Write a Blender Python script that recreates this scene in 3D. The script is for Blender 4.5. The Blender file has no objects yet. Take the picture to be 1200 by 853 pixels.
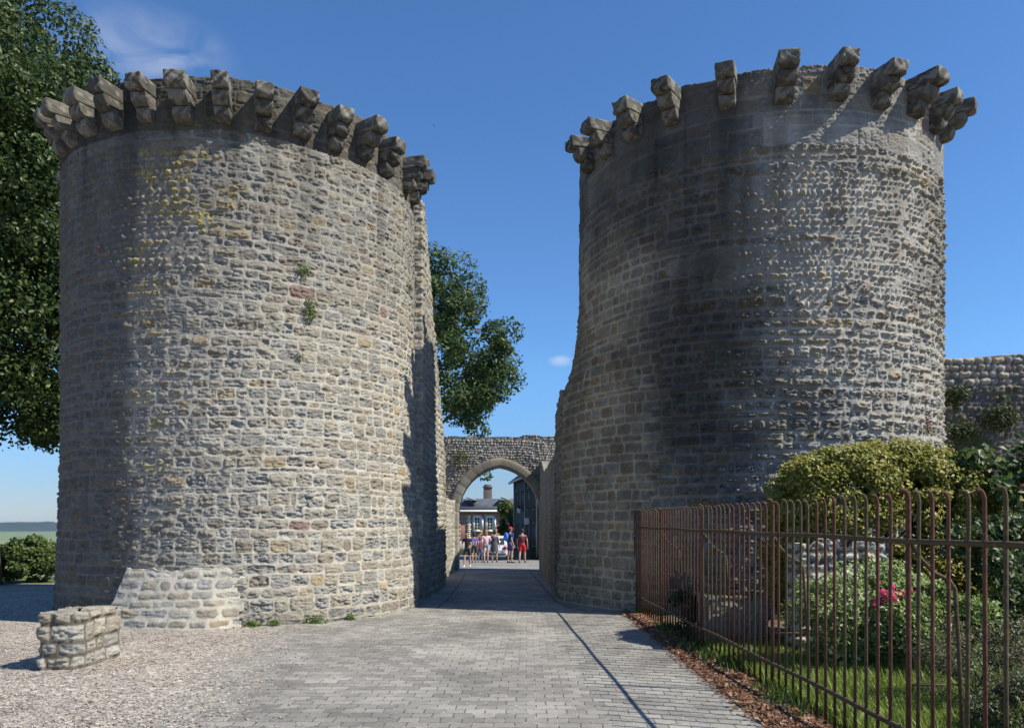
import bpy, bmesh, math, random
import numpy as np
from mathutils import Vector, Matrix

random.seed(7)
RNG = np.random.default_rng(7)
S = bpy.context.scene
COL = S.collection
R_ = math.radians

# ------------------------------------------------------------------ camera, sky, sun, exposure
FPX, EYE, HZ = 922.0, 1.7, 615.0            # focal length in pixels of the 1200 wide photo, eye height, horizon row
cam_d = bpy.data.cameras.new('camera'); cam = bpy.data.objects.new('camera', cam_d); COL.objects.link(cam)
cam.location = (0, 0, EYE); cam.rotation_euler = (R_(90), 0, 0)
cam_d.sensor_width = 36; cam_d.lens = FPX / 1200 * 36
cam_d.shift_y = (HZ - 426.5) / 1200
cam_d.clip_start = .1; cam_d.clip_end = 30000
S.camera = cam

SUN_AZ = (0.953, -0.303); SUN_EL = 46.0
W = bpy.data.worlds.new('World'); S.world = W; W.use_nodes = True
nt = W.node_tree; nt.nodes.clear()
wo = nt.nodes.new('ShaderNodeOutputWorld'); bg = nt.nodes.new('ShaderNodeBackground')
sky = nt.nodes.new('ShaderNodeTexSky'); sky.sky_type = 'NISHITA'; sky.sun_disc = False
sky.sun_elevation = R_(SUN_EL); sky.sun_rotation = math.atan2(SUN_AZ[0], SUN_AZ[1])
sky.altitude = 50; sky.air_density = 1.0; sky.dust_density = 0.0; sky.ozone_density = 3.0
bg.inputs['Strength'].default_value = .085
# two thin wisps of cloud, by direction in the sky
geo = nt.nodes.new('ShaderNodeTexCoord')
def wn(t, **kw):
    n = nt.nodes.new(t)
    for k, v in kw.items(): setattr(n, k, v)
    return n
def cloud_mask(d, size, stretch):
    v = Vector(d).normalized()
    sub = wn('ShaderNodeVectorMath', operation='SUBTRACT'); sub.inputs[1].default_value = v
    nrm = wn('ShaderNodeVectorMath', operation='NORMALIZE'); nt.links.new(geo.outputs['Generated'], nrm.inputs[0])
    nt.links.new(nrm.outputs[0], sub.inputs[0])
    ml = wn('ShaderNodeVectorMath', operation='MULTIPLY'); ml.inputs[1].default_value = stretch
    nt.links.new(sub.outputs[0], ml.inputs[0])
    ln = wn('ShaderNodeVectorMath', operation='LENGTH'); nt.links.new(ml.outputs[0], ln.inputs[0])
    mr = wn('ShaderNodeMapRange'); mr.inputs[1].default_value = size; mr.inputs[2].default_value = size * .15
    mr.inputs[3].default_value = 0; mr.inputs[4].default_value = 1; mr.interpolation_type = 'SMOOTHSTEP'
    nt.links.new(ln.outputs['Value'], mr.inputs[0])
    mp = wn('ShaderNodeVectorMath', operation='MULTIPLY'); mp.inputs[1].default_value = (14, 14, 30)
    nt.links.new(nrm.outputs[0], mp.inputs[0])
    no = wn('ShaderNodeTexNoise'); no.inputs['Scale'].default_value = 1.0; no.inputs['Detail'].default_value = 5
    no.inputs['Distortion'].default_value = .6
    nt.links.new(mp.outputs[0], no.inputs['Vector'])
    m2 = wn('ShaderNodeMapRange'); m2.inputs[1].default_value = .38; m2.inputs[2].default_value = .72
    nt.links.new(no.outputs['Fac'], m2.inputs[0])
    mu = wn('ShaderNodeMath', operation='MULTIPLY'); nt.links.new(mr.outputs[0], mu.inputs[0]); nt.links.new(m2.outputs[0], mu.inputs[1])
    return mu
c1 = cloud_mask((-.46, 1, .595), .10, (1, 1, 2.0)); c2 = cloud_mask((.062, 1, .208), .02, (1, 1, 2.2))
ad = wn('ShaderNodeMath', operation='MAXIMUM'); nt.links.new(c1.outputs[0], ad.inputs[0]); nt.links.new(c2.outputs[0], ad.inputs[1])
sc_ = wn('ShaderNodeMath', operation='MULTIPLY'); sc_.inputs[1].default_value = .42; nt.links.new(ad.outputs[0], sc_.inputs[0])
mx = wn('ShaderNodeMix', data_type='RGBA'); mx.inputs['B'].default_value = (7.5, 7.7, 8.2, 1)
tint = wn('ShaderNodeVectorMath', operation='MULTIPLY'); tint.inputs[1].default_value = (.72, 1.07, 1.42)
gz = wn('ShaderNodeSeparateXYZ'); gn = wn('ShaderNodeVectorMath', operation='NORMALIZE'); nt.links.new(geo.outputs['Generated'], gn.inputs[0]); nt.links.new(gn.outputs[0], gz.inputs[0])
gm = wn('ShaderNodeMapRange'); gm.inputs[1].default_value = 0; gm.inputs[2].default_value = .2; gm.interpolation_type = 'SMOOTHSTEP'; nt.links.new(gz.outputs['Z'], gm.inputs[0])
gt = wn('ShaderNodeMix', data_type='RGBA'); gt.inputs['A'].default_value = (.50, .61, .88, 1); gt.inputs['B'].default_value = (.73, 1.08, 1.42, 1); nt.links.new(gm.outputs[0], gt.inputs['Factor'])
nt.links.new(gt.outputs['Result'], tint.inputs[1])
nt.links.new(sky.outputs[0], tint.inputs[0])
nt.links.new(sc_.outputs[0], mx.inputs['Factor']); nt.links.new(tint.outputs[0], mx.inputs['A'])
nt.links.new(mx.outputs['Result'], bg.inputs['Color']); nt.links.new(bg.outputs[0], wo.inputs['Surface'])

sl = bpy.data.lights.new('sun', 'SUN'); so = bpy.data.objects.new('sun', sl); COL.objects.link(so)
sl.energy = 5.0; sl.angle = R_(.5); sl.color = (1, .94, .825)
sd = Vector((SUN_AZ[0] * math.cos(R_(SUN_EL)), SUN_AZ[1] * math.cos(R_(SUN_EL)), math.sin(R_(SUN_EL))))
so.rotation_euler = (-sd).to_track_quat('-Z', 'Y').to_euler(); so.location = (20, -6, 30)
vs = S.view_settings; vs.view_transform = 'Standard'; vs.look = 'None'; vs.gamma = 1; vs.use_curve_mapping = False
vs.exposure = 0.47
S.cycles.max_bounces = 6; S.cycles.volume_bounces = 0; S.cycles.transparent_max_bounces = 8

# ------------------------------------------------------------------ helpers
def tag(o, label=None, cat=None, group=None, kind=None):
    if label: o['label'] = label
    if cat: o['category'] = cat
    if group: o['group'] = group
    if kind: o['kind'] = kind
    return o
def empty(name, loc=(0, 0, 0), rz=0):
    o = bpy.data.objects.new(name, None); COL.objects.link(o); o.location = loc; o.rotation_euler = (0, 0, rz)
    o.empty_display_size = .2
    return o
def link(name, me, mat, parent=None, smooth=False):
    o = bpy.data.objects.new(name, me); COL.objects.link(o)
    if mat is not None and len(me.materials) == 0: me.materials.append(mat)
    if parent is not None: o.parent = parent
    if smooth: me.polygons.foreach_set('use_smooth', np.ones(len(me.polygons), bool))
    return o
def np_mesh(name, V, F, col=None):
    """V (n,3), F (m,3|4) int, col (n,3) vertex colours"""
    V = np.ascontiguousarray(V, np.float32); F = np.ascontiguousarray(F, np.int32)
    me = bpy.data.meshes.new(name); k = F.shape[1]
    me.vertices.add(len(V)); me.vertices.foreach_set('co', V.ravel())
    me.loops.add(F.size); me.loops.foreach_set('vertex_index', F.ravel())
    me.polygons.add(len(F)); me.polygons.foreach_set('loop_start', np.arange(0, F.size, k, dtype=np.int32))
    me.update(calc_edges=True); me.validate()
    if col is not None:
        a = me.color_attributes.new('Col', 'FLOAT_COLOR', 'POINT')
        c = np.ones((len(V), 4), np.float32); c[:, :3] = col
        a.data.foreach_set('color', c.ravel())
    return me
def px2(px, py, Y):                                   # point at depth Y seen at photo pixel
    return Vector(((px - 600) / FPX * Y, Y, EYE + (HZ - py) / FPX * Y))
def gnd(px, py, z=0.0):
    Y = FPX * (EYE - z) / (py - HZ); return Vector(((px - 600) / FPX * Y, Y, z))

M32 = np.uint32
def hsh(ix, iy, seed):
    a = (ix.astype(np.int64) & 0xffffffff).astype(np.uint64); b = (iy.astype(np.int64) & 0xffffffff).astype(np.uint64)
    h = (a * np.uint64(374761393) + b * np.uint64(668265263) + np.uint64(seed * 2246822519 & 0xffffffff)) & np.uint64(0xffffffff)
    h = ((h ^ (h >> np.uint64(13))) * np.uint64(1274126177)) & np.uint64(0xffffffff)
    h = ((h ^ (h >> np.uint64(16))) * np.uint64(2654435761)) & np.uint64(0xffffffff)
    h = h ^ (h >> np.uint64(15))
    return (h & np.uint64(0xffffff)).astype(np.float64) / 16777216.0
def vnoise(x, y, seed=0):
    ix = np.floor(x); iy = np.floor(y); fx = x - ix; fy = y - iy
    fx = fx * fx * (3 - 2 * fx); fy = fy * fy * (3 - 2 * fy)
    a = hsh(ix, iy, seed); b = hsh(ix + 1, iy, seed); c = hsh(ix, iy + 1, seed); d = hsh(ix + 1, iy + 1, seed)
    return (a + (b - a) * fx) * (1 - fy) + (c + (d - c) * fx) * fy
def fbm(x, y, seed=0, oc=4):
    s = 0; a = .5; t = 0
    for i in range(oc):
        s = s + a * vnoise(x, y, seed + i * 17); t += a; a *= .5; x = x * 2.03 + 3.1; y = y * 2.03 + 1.7
    return s / t
def sst(a, b, x):
    t = np.clip((x - a) / (b - a), 0, 1); return t * t * (3 - 2 * t)
def mixc(a, b, f): return a + (b - a) * f[..., None]

def masonry(U, V, seed, ch=.17, sw=.32, mortar=.016, rnd=.03, depth=.03, rough=.014, wob=.045, corner=.06, jit=.5, tilt=.08, edge=.02, skip=0.0):
    """courses of irregular stones: height h, stone mask s, four random numbers per stone"""
    Vw = V + wob * (vnoise(U * .45, V * .5, seed + 1) - .5) * 2 + wob * .45 * (vnoise(U * 2.3, V * 1.9, seed + 2) - .5)
    Uw = U + wob * .5 * (vnoise(U * 1.5, V * 5, seed + 3) - .5)
    z0 = np.zeros_like(U)
    j = np.floor(Vw / ch)
    def cb(k): return (k + hsh(k, z0, seed + 4) * jit) * ch
    j = np.where(Vw >= cb(j), j, j - 1)
    v0 = cb(j); v1 = cb(j + 1)
    w = sw * (.75 + .5 * hsh(j, z0, seed + 5))
    Us = Uw + hsh(j, z0, seed + 6) * 7
    i = np.floor(Us / w)
    def sb(k): return (k + hsh(k, j, seed + 7) * .58) * w
    i = np.where(Us >= sb(i), i, i - 1)
    u0 = sb(i); u1 = sb(i + 1)
    r = [hsh(i, j, seed + 8 + n) for n in range(5)]
    du = np.minimum(Us - u0, u1 - Us); dv = np.minimum(Vw - v0 - .02 * (r[3] - .3) * (ch / .17), v1 - Vw - .02 * (r[4] - .3) * (ch / .17))
    c = np.minimum(corner * (.5 + r[2]), .48 * np.minimum(u1 - u0, v1 - v0))
    a = np.maximum(c - du, 0); b = np.maximum(c - dv, 0)
    d = np.where((a > 0) & (b > 0), c - np.sqrt(a * a + b * b), np.minimum(du, dv))
    d = d + edge * 2 * (fbm(U * 11, V * 13, seed + 20, 3) - .5)
    s = sst(mortar * .55, mortar * 1.15, d)
    h = sst(mortar * .6, mortar + rnd, d)
    uc = (Us - (u0 + u1) / 2); vc = (Vw - (v0 + v1) / 2)
    face = depth * (.35 + .65 * r[0]) + tilt * (uc * (r[1] - .5) + 2.2 * vc * (r[2] - .5))
    n1 = fbm(U * 7 + r[0] * 9, V * 17 + r[1] * 9, seed + 30, 4) - .5
    n2 = np.abs(fbm(U * 9, V * 24 + r[2] * 5, seed + 40, 3) - .5) * 2.4
    if skip: h = h * (r[4] > skip); s = s * (r[4] > skip)
    H = h * (face + rough * (.5 + r[3]) * (n1 * 2 - 1.3 * np.clip(1 - n2, 0, 1) ** 4)) + (1 - h) * .016 * (fbm(U * 9, V * 9, seed + 50, 3) - .5) * 2
    return H, s, r

GREY = np.array((.225, .218, .194)); TAN = np.array((.285, .258, .203)); PALE = np.array((.335, .325, .285)); BRN = np.array((.235, .20, .155))
OCH = np.array((.32, .25, .15)); RED = np.array((.23, .145, .12)); DRK = np.array((.10, .096, .09)); BLU = np.array((.255, .255, .242))
LICH = np.array((.34, .27, .06))
def stonecol(r, U, V, seed, red=.008, och=.04):
    c = mixc(GREY[None] if r[0].ndim == 1 else GREY, TAN, sst(.25, .75, r[0]))
    c = mixc(c, PALE, sst(.6, .95, r[1]) * .8)
    c = mixc(c, BRN, sst(.66, .9, r[2]) * .75)
    c = mixc(c, BLU, (r[3] > .84) * .7)
    c = mixc(c, OCH, (r[4] > 1 - och) * .75)
    c = mixc(c, RED, ((r[1] * 7.3 + r[3] * 3.1) % 1.0 < red) * .85)
    n = fbm(U * 10, V * 14, seed + 60, 4)
    c = c * (.74 + .56 * n)[..., None]
    return c

def stone_body(name, loop, nrm, u, inner, ztop, zstep, style, mat, parent=None, z0=0.0, inrows=(.06, .2, .5, 1.0), batter=None, capdrop=0.0):
    """closed outline raised to ztop (per loop point), then closed inwards to `inner`; style(U,Z,P)-> displacement, colour"""
    N = len(loop); zt = np.broadcast_to(np.asarray(ztop, float), (N,))
    rows = int(max(2, math.ceil((zt.max() - z0) / zstep)))
    t = np.linspace(0, 1, rows + 1)
    Z = z0 + t[:, None] * (zt[None, :] - z0)
    U = np.broadcast_to(u[None, :], Z.shape).copy()
    X = np.broadcast_to(loop[None, :, 0], Z.shape); Y = np.broadcast_to(loop[None, :, 1], Z.shape)
    h, c = style(U, Z, X, Y)
    off = h if batter is None else h + batter(Z, U)
    top_soft = 1 - .6 * sst(.985, 1, t)[:, None] * 0
    P = np.stack([X + nrm[None, :, 0] * off * top_soft, Y + nrm[None, :, 1] * off * top_soft, Z], -1)
    k = len(inrows); cap = []; capc = []
    for a in inrows:
        L = P[-1, :, :2] * (1 - a) + inner * a
        Uc = u + 31; Vc = np.full(N, a * 1.7)
        hh, cc = style(L[:, 0] * 1.0 + 11, L[:, 1] * 1.0 + 3, L[:, 0], L[:, 1])
        cap.append(np.concatenate([L, (zt + (hh - .02) * .8 - capdrop * min(1, a * 1.6))[:, None]], -1)); capc.append(cc)
    P = np.concatenate([P, np.stack(cap)], 0); c = np.concatenate([c, np.stack(capc)], 0)
    n = P.shape[0]
    idx = np.arange(n * N).reshape(n, N); nx = np.roll(idx, -1, 1)
    F = np.stack([idx[:-1], nx[:-1], nx[1:], idx[1:]], -1).reshape(-1, 4)
    me = np_mesh(name, P.reshape(-1, 3), F, c.reshape(-1, 3))
    return link(name, me, mat, parent, True)

def outline(pts, steps, round_=.05, closed=True):
    """dense counter-clockwise outline through pts; steps[i] = sampling distance of edge i"""
    out = []; us = []; u = 0
    n = len(pts)
    for i in range(n):
        a = np.array(pts[i], float); b = np.array(pts[(i + 1) % n], float); L = np.linalg.norm(b - a)
        m = max(1, int(L / steps[i]))
        for k in range(m):
            out.append(a + (b - a) * k / m); us.append(u + L * k / m)
        u += L
    P = np.array(out); us = np.array(us)
    # soften the corners and take outward normals
    tg = np.roll(P, -1, 0) - np.roll(P, 1, 0); tg /= np.linalg.norm(tg, axis=1)[:, None] + 1e-9
    nr = np.stack([tg[:, 1], -tg[:, 0]], 1)
    return P, nr, us

# ------------------------------------------------------------------ materials
def new_mat(name):
    m = bpy.data.materials.new(name); m.use_nodes = True; t = m.node_tree; t.nodes.clear()
    o = t.nodes.new('ShaderNodeOutputMaterial'); p = t.nodes.new('ShaderNodeBsdfPrincipled'); t.links.new(p.outputs[0], o.inputs[0])
    return m, t, p, o
def mat_attr(name, rough=.9, scale=40, amp=.25, bump=.25, bscale=60, spec=.25):
    m, t, p, o = new_mat(name)
    a = t.nodes.new('ShaderNodeAttribute'); a.attribute_name = 'Col'
    tc = t.nodes.new('ShaderNodeTexCoord')
    n = t.nodes.new('ShaderNodeTexNoise'); n.inputs['Scale'].default_value = scale; n.inputs['Detail'].default_value = 4
    t.links.new(tc.outputs['Object'], n.inputs['Vector'])
    mr = t.nodes.new('ShaderNodeMapRange'); mr.inputs[1].default_value = .25; mr.inputs[2].default_value = .75
    mr.inputs[3].default_value = 1 - amp; mr.inputs[4].default_value = 1 + amp
    t.links.new(n.outputs['Fac'], mr.inputs[0])
    mu = t.nodes.new('ShaderNodeVectorMath'); mu.operation = 'SCALE'; t.links.new(a.outputs['Color'], mu.inputs[0]); t.links.new(mr.outputs[0], mu.inputs['Scale'])
    t.links.new(mu.outputs[0], p.inputs['Base Color'])
    p.inputs['Roughness'].default_value = rough; p.inputs['Specular IOR Level'].default_value = spec
    if bump:
        nb = t.nodes.new('ShaderNodeTexNoise'); nb.inputs['Scale'].default_value = bscale; nb.inputs['Detail'].default_value = 5
        t.links.new(tc.outputs['Object'], nb.inputs['Vector'])
        b = t.nodes.new('ShaderNodeBump'); b.inputs['Strength'].default_value = bump; b.inputs['Distance'].default_value = .02
        t.links.new(nb.outputs['Fac'], b.inputs['Height']); t.links.new(b.outputs[0], p.inputs['Normal'])
    return m
def mat_plain(name, col, rough=.6, metal=0, noise=.15, scale=8, spec=.4, bump=0):
    m, t, p, o = new_mat(name)
    tc = t.nodes.new('ShaderNodeTexCoord')
    n = t.nodes.new('ShaderNodeTexNoise'); n.inputs['Scale'].default_value = scale; n.inputs['Detail'].default_value = 5
    t.links.new(tc.outputs['Object'], n.inputs['Vector'])
    r = t.nodes.new('ShaderNodeMix'); r.data_type = 'RGBA'
    c = np.array(col[:3])
    r.inputs['A'].default_value = (*(c * (1 - noise)), 1); r.inputs['B'].default_value = (*np.clip(c * (1 + noise), 0, 1), 1)
    t.links.new(n.outputs['Fac'], r.inputs['Factor']); t.links.new(r.outputs['Result'], p.inputs['Base Color'])
    p.inputs['Roughness'].default_value = rough; p.inputs['Metallic'].default_value = metal; p.inputs['Specular IOR Level'].default_value = spec
    if bump:
        b = t.nodes.new('ShaderNodeBump'); b.inputs['Strength'].default_value = bump; b.inputs['Distance'].default_value = .01
        t.links.new(n.outputs['Fac'], b.inputs['Height']); t.links.new(b.outputs[0], p.inputs['Normal'])
    return m
def mat_leaf(name, transl=.32, rough=.45):
    m, t, p, o = new_mat(name)
    a = t.nodes.new('ShaderNodeAttribute'); a.attribute_name = 'Col'
    t.links.new(a.outputs['Color'], p.inputs['Base Color']); p.inputs['Roughness'].default_value = rough; p.inputs['Specular IOR Level'].default_value = .3
    tr = t.nodes.new('ShaderNodeBsdfTranslucent')
    hs = t.nodes.new('ShaderNodeHueSaturation'); hs.inputs['Value'].default_value = 1.5; hs.inputs['Hue'].default_value = .485
    t.links.new(a.outputs['Color'], hs.inputs['Color']); t.links.new(hs.outputs[0], tr.inputs['Color'])
    mx = t.nodes.new('ShaderNodeMixShader'); mx.inputs[0].default_value = transl
    t.links.new(p.outputs[0], mx.inputs[1]); t.links.new(tr.outputs[0], mx.inputs[2]); t.links.new(mx.outputs[0], o.inputs[0])
    return m
M_STONE = mat_attr('weathered_stone', .92, 45, .22, .35, 70)
M_LEAF = mat_leaf('leaf'); M_PETAL = mat_leaf('petal', .35, .6)
M_BARK = mat_plain('bark', (.09, .07, .05), .9, noise=.5, scale=14, bump=.6)

# ------------------------------------------------------------------ ground, road
def terrain(x, y):
    x = np.asarray(x, float); y = np.asarray(y, float)
    slope = -np.clip((y - 30) / 40, 0, 1.2) * 1.0 * sst(26, 36, y)
    s1 = np.minimum(y - 24.5, -x - 11.5)                 # the hilltop falls away behind the left tower
    s2 = np.maximum(y - 130, 0)
    s3 = np.maximum(-x - 60, 0) * (y > -200)
    s = np.maximum(np.maximum(s1, 0), np.maximum(s2, s3))
    return slope - 36 * sst(0, 90, s)
def mat_ground():
    m, t, p, o = new_mat('gravel_and_grass')
    N = t.nodes.new; L = t.links.new
    g = N('ShaderNodeNewGeometry'); sp = N('ShaderNodeSeparateXYZ'); L(g.outputs['Position'], sp.inputs[0])
    gc, gb = gravel_nodes(t, g.outputs['Position'])
    # grassland below
    n1 = N('ShaderNodeTexNoise'); n1.inputs['Scale'].default_value = .004; n1.inputs['Detail'].default_value = 6; 
    st = N('ShaderNodeVectorMath'); st.operation = 'MULTIPLY'; st.inputs[1].default_value = (.35, 1.6, 1); L(g.outputs['Position'], st.inputs[0]); L(st.outputs[0], n1.inputs['Vector'])
    cr = N('ShaderNodeValToRGB'); e = cr.color_ramp.elements
    e[0].position = .35; e[0].color = (.12, .165, .075, 1); e[1].position = .65; e[1].color = (.26, .28, .14, 1)
    e2 = e.new(.5); e2.color = (.17, .22, .10, 1)
    L(n1.outputs['Fac'], cr.inputs[0])
    # rough grass on the hilltop edge
    n2 = N('ShaderNodeTexNoise'); n2.inputs['Scale'].default_value = 3; n2.inputs['Detail'].default_value = 8; L(g.outputs['Position'], n2.inputs['Vector'])
    c2 = N('ShaderNodeValToRGB'); e = c2.color_ramp.elements; e[0].color = (.05, .075, .025, 1); e[1].color = (.15, .17, .06, 1); e[0].position = .35; e[1].position = .7
    L(n2.outputs['Fac'], c2.inputs[0])
    far = N('ShaderNodeMapRange'); far.inputs[1].default_value = 200; far.inputs[2].default_value = 400; L(sp.outputs['Y'], far.inputs[0])
    mg = N('ShaderNodeMix'); mg.data_type = 'RGBA'; L(far.outputs[0], mg.inputs['Factor']); L(c2.outputs[0], mg.inputs['A']); L(cr.outputs[0], mg.inputs['B'])
    # pale path at the hilltop edge, gravel in front of it
    ed = N('ShaderNodeMath'); ed.operation = 'MULTIPLY_ADD'; ed.inputs[1].default_value = 1.2; L(n2.outputs['Fac'], ed.inputs[0]); L(sp.outputs['Y'], ed.inputs[2])
    mp = N('ShaderNodeMapRange'); mp.inputs[1].default_value = 23.2; mp.inputs[2].default_value = 23.7; L(ed.outputs[0], mp.inputs[0])
    mm = N('ShaderNodeMix'); mm.data_type = 'RGBA'; L(mp.outputs[0], mm.inputs['Factor']); L(gc, mm.inputs['A']); L(mg.outputs['Result'], mm.inputs['B'])
    L(mm.outputs['Result'], p.inputs['Base Color']); p.inputs['Roughness'].default_value = .95; p.inputs['Specular IOR Level'].default_value = .15
    L(gb, p.inputs['Normal'])
    return m
def gravel_nodes(t, pos):
    N = t.nodes.new; L = t.links.new
    v = N('ShaderNodeTexVoronoi'); v.inputs['Scale'].default_value = 42; v.inputs['Randomness'].default_value = 1; L(pos, v.inputs['Vector'])
    cr = N('ShaderNodeValToRGB'); e = cr.color_ramp.elements
    e[0].position = 0; e[0].color = (.10, .075, .06, 1); e[1].position = 1; e[1].color = (.62, .56, .50, 1)
    for q, c in ((.3, (.29, .25, .205, 1)), (.55, (.36, .32, .265, 1)), (.8, (.40, .36, .31, 1))):
        k = e.new(q); k.color = c
    sx = N('ShaderNodeSeparateColor'); L(v.outputs['Color'], sx.inputs[0]); L(sx.outputs[0], cr.inputs[0])
    n = N('ShaderNodeTexNoise'); n.inputs['Scale'].default_value = .8; n.inputs['Detail'].default_value = 6; L(pos, n.inputs['Vector'])
    mr = N('ShaderNodeMapRange'); mr.inputs[1].default_value = .3; mr.inputs[2].default_value = .7; mr.inputs[3].default_value = .82; mr.inputs[4].default_value = 1.12; L(n.outputs['Fac'], mr.inputs[0])
    v2 = N('ShaderNodeTexVoronoi'); v2.inputs['Scale'].default_value = 17; L(pos, v2.inputs['Vector']); s2 = N('ShaderNodeSeparateColor'); L(v2.outputs['Color'], s2.inputs[0])
    m5 = N('ShaderNodeMath'); m5.operation = 'MULTIPLY_ADD'; m5.inputs[1].default_value = .5; m5.inputs[2].default_value = .75; L(s2.outputs[0], m5.inputs[0])
    m6 = N('ShaderNodeMath'); m6.operation = 'MULTIPLY'; L(m5.outputs[0], m6.inputs[0]); L(mr.outputs[0], m6.inputs[1]); mr = m6
    sc = N('ShaderNodeVectorMath'); sc.operation = 'SCALE'; L(cr.outputs[0], sc.inputs[0]); L(mr.outputs[0], sc.inputs['Scale'])
    b = N('ShaderNodeBump'); b.inputs['Strength'].default_value = .9; b.inputs['Distance'].default_value = .012; b.invert = True
    L(v.outputs['Distance'], b.inputs['Height'])
    return sc.outputs[0], b.outputs[0]
def mat_road():
    m, t, p, o = new_mat('concrete_pavers')
    N = t.nodes.new; L = t.links.new
    g = N('ShaderNodeNewGeometry'); sp = N('ShaderNodeSeparateXYZ'); L(g.outputs['Position'], sp.inputs[0])
    # wobble the joints
    wn_ = N('ShaderNodeTexNoise'); wn_.inputs['Scale'].default_value = 5; wn_.inputs['Detail'].default_value = 2; L(g.outputs['Position'], wn_.inputs['Vector'])
    wv = N('ShaderNodeVectorMath'); wv.operation = 'MULTIPLY_ADD'; wv.inputs[1].default_value = (.035, .035, 0); L(wn_.outputs['Color'], wv.inputs[0]); L(g.outputs['Position'], wv.inputs[2])
    def bricks(rot):
        mp = N('ShaderNodeMapping'); mp.inputs['Rotation'].default_value = (0, 0, rot); L(wv.outputs[0], mp.inputs['Vector'])
        b = N('ShaderNodeTexBrick'); b.inputs['Scale'].default_value = 1; b.inputs['Brick Width'].default_value = .185; b.inputs['Row Height'].default_value = .165
        b.inputs['Mortar Size'].default_value = .0075; b.inputs['Mortar Smooth'].default_value = .3; b.inputs['Bias'].default_value = 0
        b.inputs['Color1'].default_value = (.205, .195, .172, 1); b.inputs['Color2'].default_value = (.325, .308, .270, 1); b.inputs['Mortar'].default_value = (.12, .115, .105, 1)
        L(mp.outputs[0], b.inputs['Vector']); return b
    b1 = bricks(0.02); b2 = bricks(-.42)
    side = N('ShaderNodeMath'); side.operation = 'MULTIPLY_ADD'; side.inputs[1].default_value = 0; L(sp.outputs['Y'], side.inputs[0]); L(sp.outputs['X'], side.inputs[2])
    st = N('ShaderNodeMath'); st.operation = 'GREATER_THAN'; st.inputs[1].default_value = 99; L(side.outputs[0], st.inputs[0])
    near = N('ShaderNodeMath'); near.operation = 'LESS_THAN'; near.inputs[1].default_value = 14; L(sp.outputs['Y'], near.inputs[0])
    sm = N('ShaderNodeMath'); sm.operation = 'MULTIPLY'; L(st.outputs[0], sm.inputs[0]); L(near.outputs[0], sm.inputs[1])
    mc = N('ShaderNodeMix'); mc.data_type = 'RGBA'; L(sm.outputs[0], mc.inputs['Factor']); L(b1.outputs['Color'], mc.inputs['A']); L(b2.outputs['Color'], mc.inputs['B'])
    mf = N('ShaderNodeMix'); L(sm.outputs[0], mf.inputs['Factor']); L(b1.outputs['Fac'], mf.inputs['A']); L(b2.outputs['Fac'], mf.inputs['B'])
    # worn, sandy joints here and there
    jn = N('ShaderNodeTexNoise'); jn.inputs['Scale'].default_value = 9; jn.inputs['Detail'].default_value = 3; L(g.outputs['Position'], jn.inputs['Vector'])
    jr = N('ShaderNodeMapRange'); jr.inputs[1].default_value = .5; jr.inputs[2].default_value = .62; L(jn.outputs['Fac'], jr.inputs[0])
    jm = N('ShaderNodeMath'); jm.operation = 'MULTIPLY'; L(jr.outputs[0], jm.inputs[0]); L(mf.outputs[0], jm.inputs[1])
    m2 = N('ShaderNodeMix'); m2.data_type = 'RGBA'; m2.inputs['B'].default_value = (.42, .385, .33, 1); L(jm.outputs[0], m2.inputs['Factor']); L(mc.outputs['Result'], m2.inputs['A'])
    n = N('ShaderNodeTexNoise'); n.inputs['Scale'].default_value = .65; n.inputs['Detail'].default_value = 8; n.inputs['Roughness'].default_value = .62; L(g.outputs['Position'], n.inputs['Vector'])
    mr = N('ShaderNodeMapRange'); mr.inputs[1].default_value = .3; mr.inputs[2].default_value = .7; mr.inputs[3].default_value = .62; mr.inputs[4].default_value = 1.25; L(n.outputs['Fac'], mr.inputs[0])
    nf = N('ShaderNodeTexNoise'); nf.inputs['Scale'].default_value = 90; nf.inputs['Detail'].default_value = 3; L(g.outputs['Position'], nf.inputs['Vector'])
    mrf = N('ShaderNodeMapRange'); mrf.inputs[1].default_value = .3; mrf.inputs[2].default_value = .7; mrf.inputs[3].default_value = .8; mrf.inputs[4].default_value = 1.2; L(nf.outputs['Fac'], mrf.inputs[0])
    mm = N('ShaderNodeMath'); mm.operation = 'MULTIPLY'; L(mr.outputs[0], mm.inputs[0]); L(mrf.outputs[0], mm.inputs[1])
    sc = N('ShaderNodeVectorMath'); sc.operation = 'SCALE'; L(m2.outputs['Result'], sc.inputs[0]); L(mm.outputs[0], sc.inputs['Scale'])
    # gravel washed over the left edge: x < -2.3 - .12*(y-6)
    gc, gb = gravel_nodes(t, g.outputs['Position'])
    e1 = N('ShaderNodeMath'); e1.operation = 'MULTIPLY_ADD'; e1.inputs[1].default_value = .155; L(sp.outputs['Y'], e1.inputs[0]); L(sp.outputs['X'], e1.inputs[2])
    e2 = N('ShaderNodeMath'); e2.operation = 'MULTIPLY_ADD'; e2.inputs[1].default_value = 1.1; L(n.outputs['Fac'], e2.inputs[0]); L(e1.outputs[0], e2.inputs[2])
    vv = N('ShaderNodeTexVoronoi'); vv.inputs['Scale'].default_value = 30; L(g.outputs['Position'], vv.inputs['Vector'])
    vs_ = N('ShaderNodeSeparateColor'); L(vv.outputs['Color'], vs_.inputs[0])
    ew = N('ShaderNodeMapRange'); ew.inputs[1].default_value = -1.85; ew.inputs[2].default_value = -.75; L(e2.outputs[0], ew.inputs[0])
    gt = N('ShaderNodeMath'); gt.operation = 'GREATER_THAN'; L(vs_.outputs[1], gt.inputs[0]); L(ew.outputs[0], gt.inputs[1])
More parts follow.
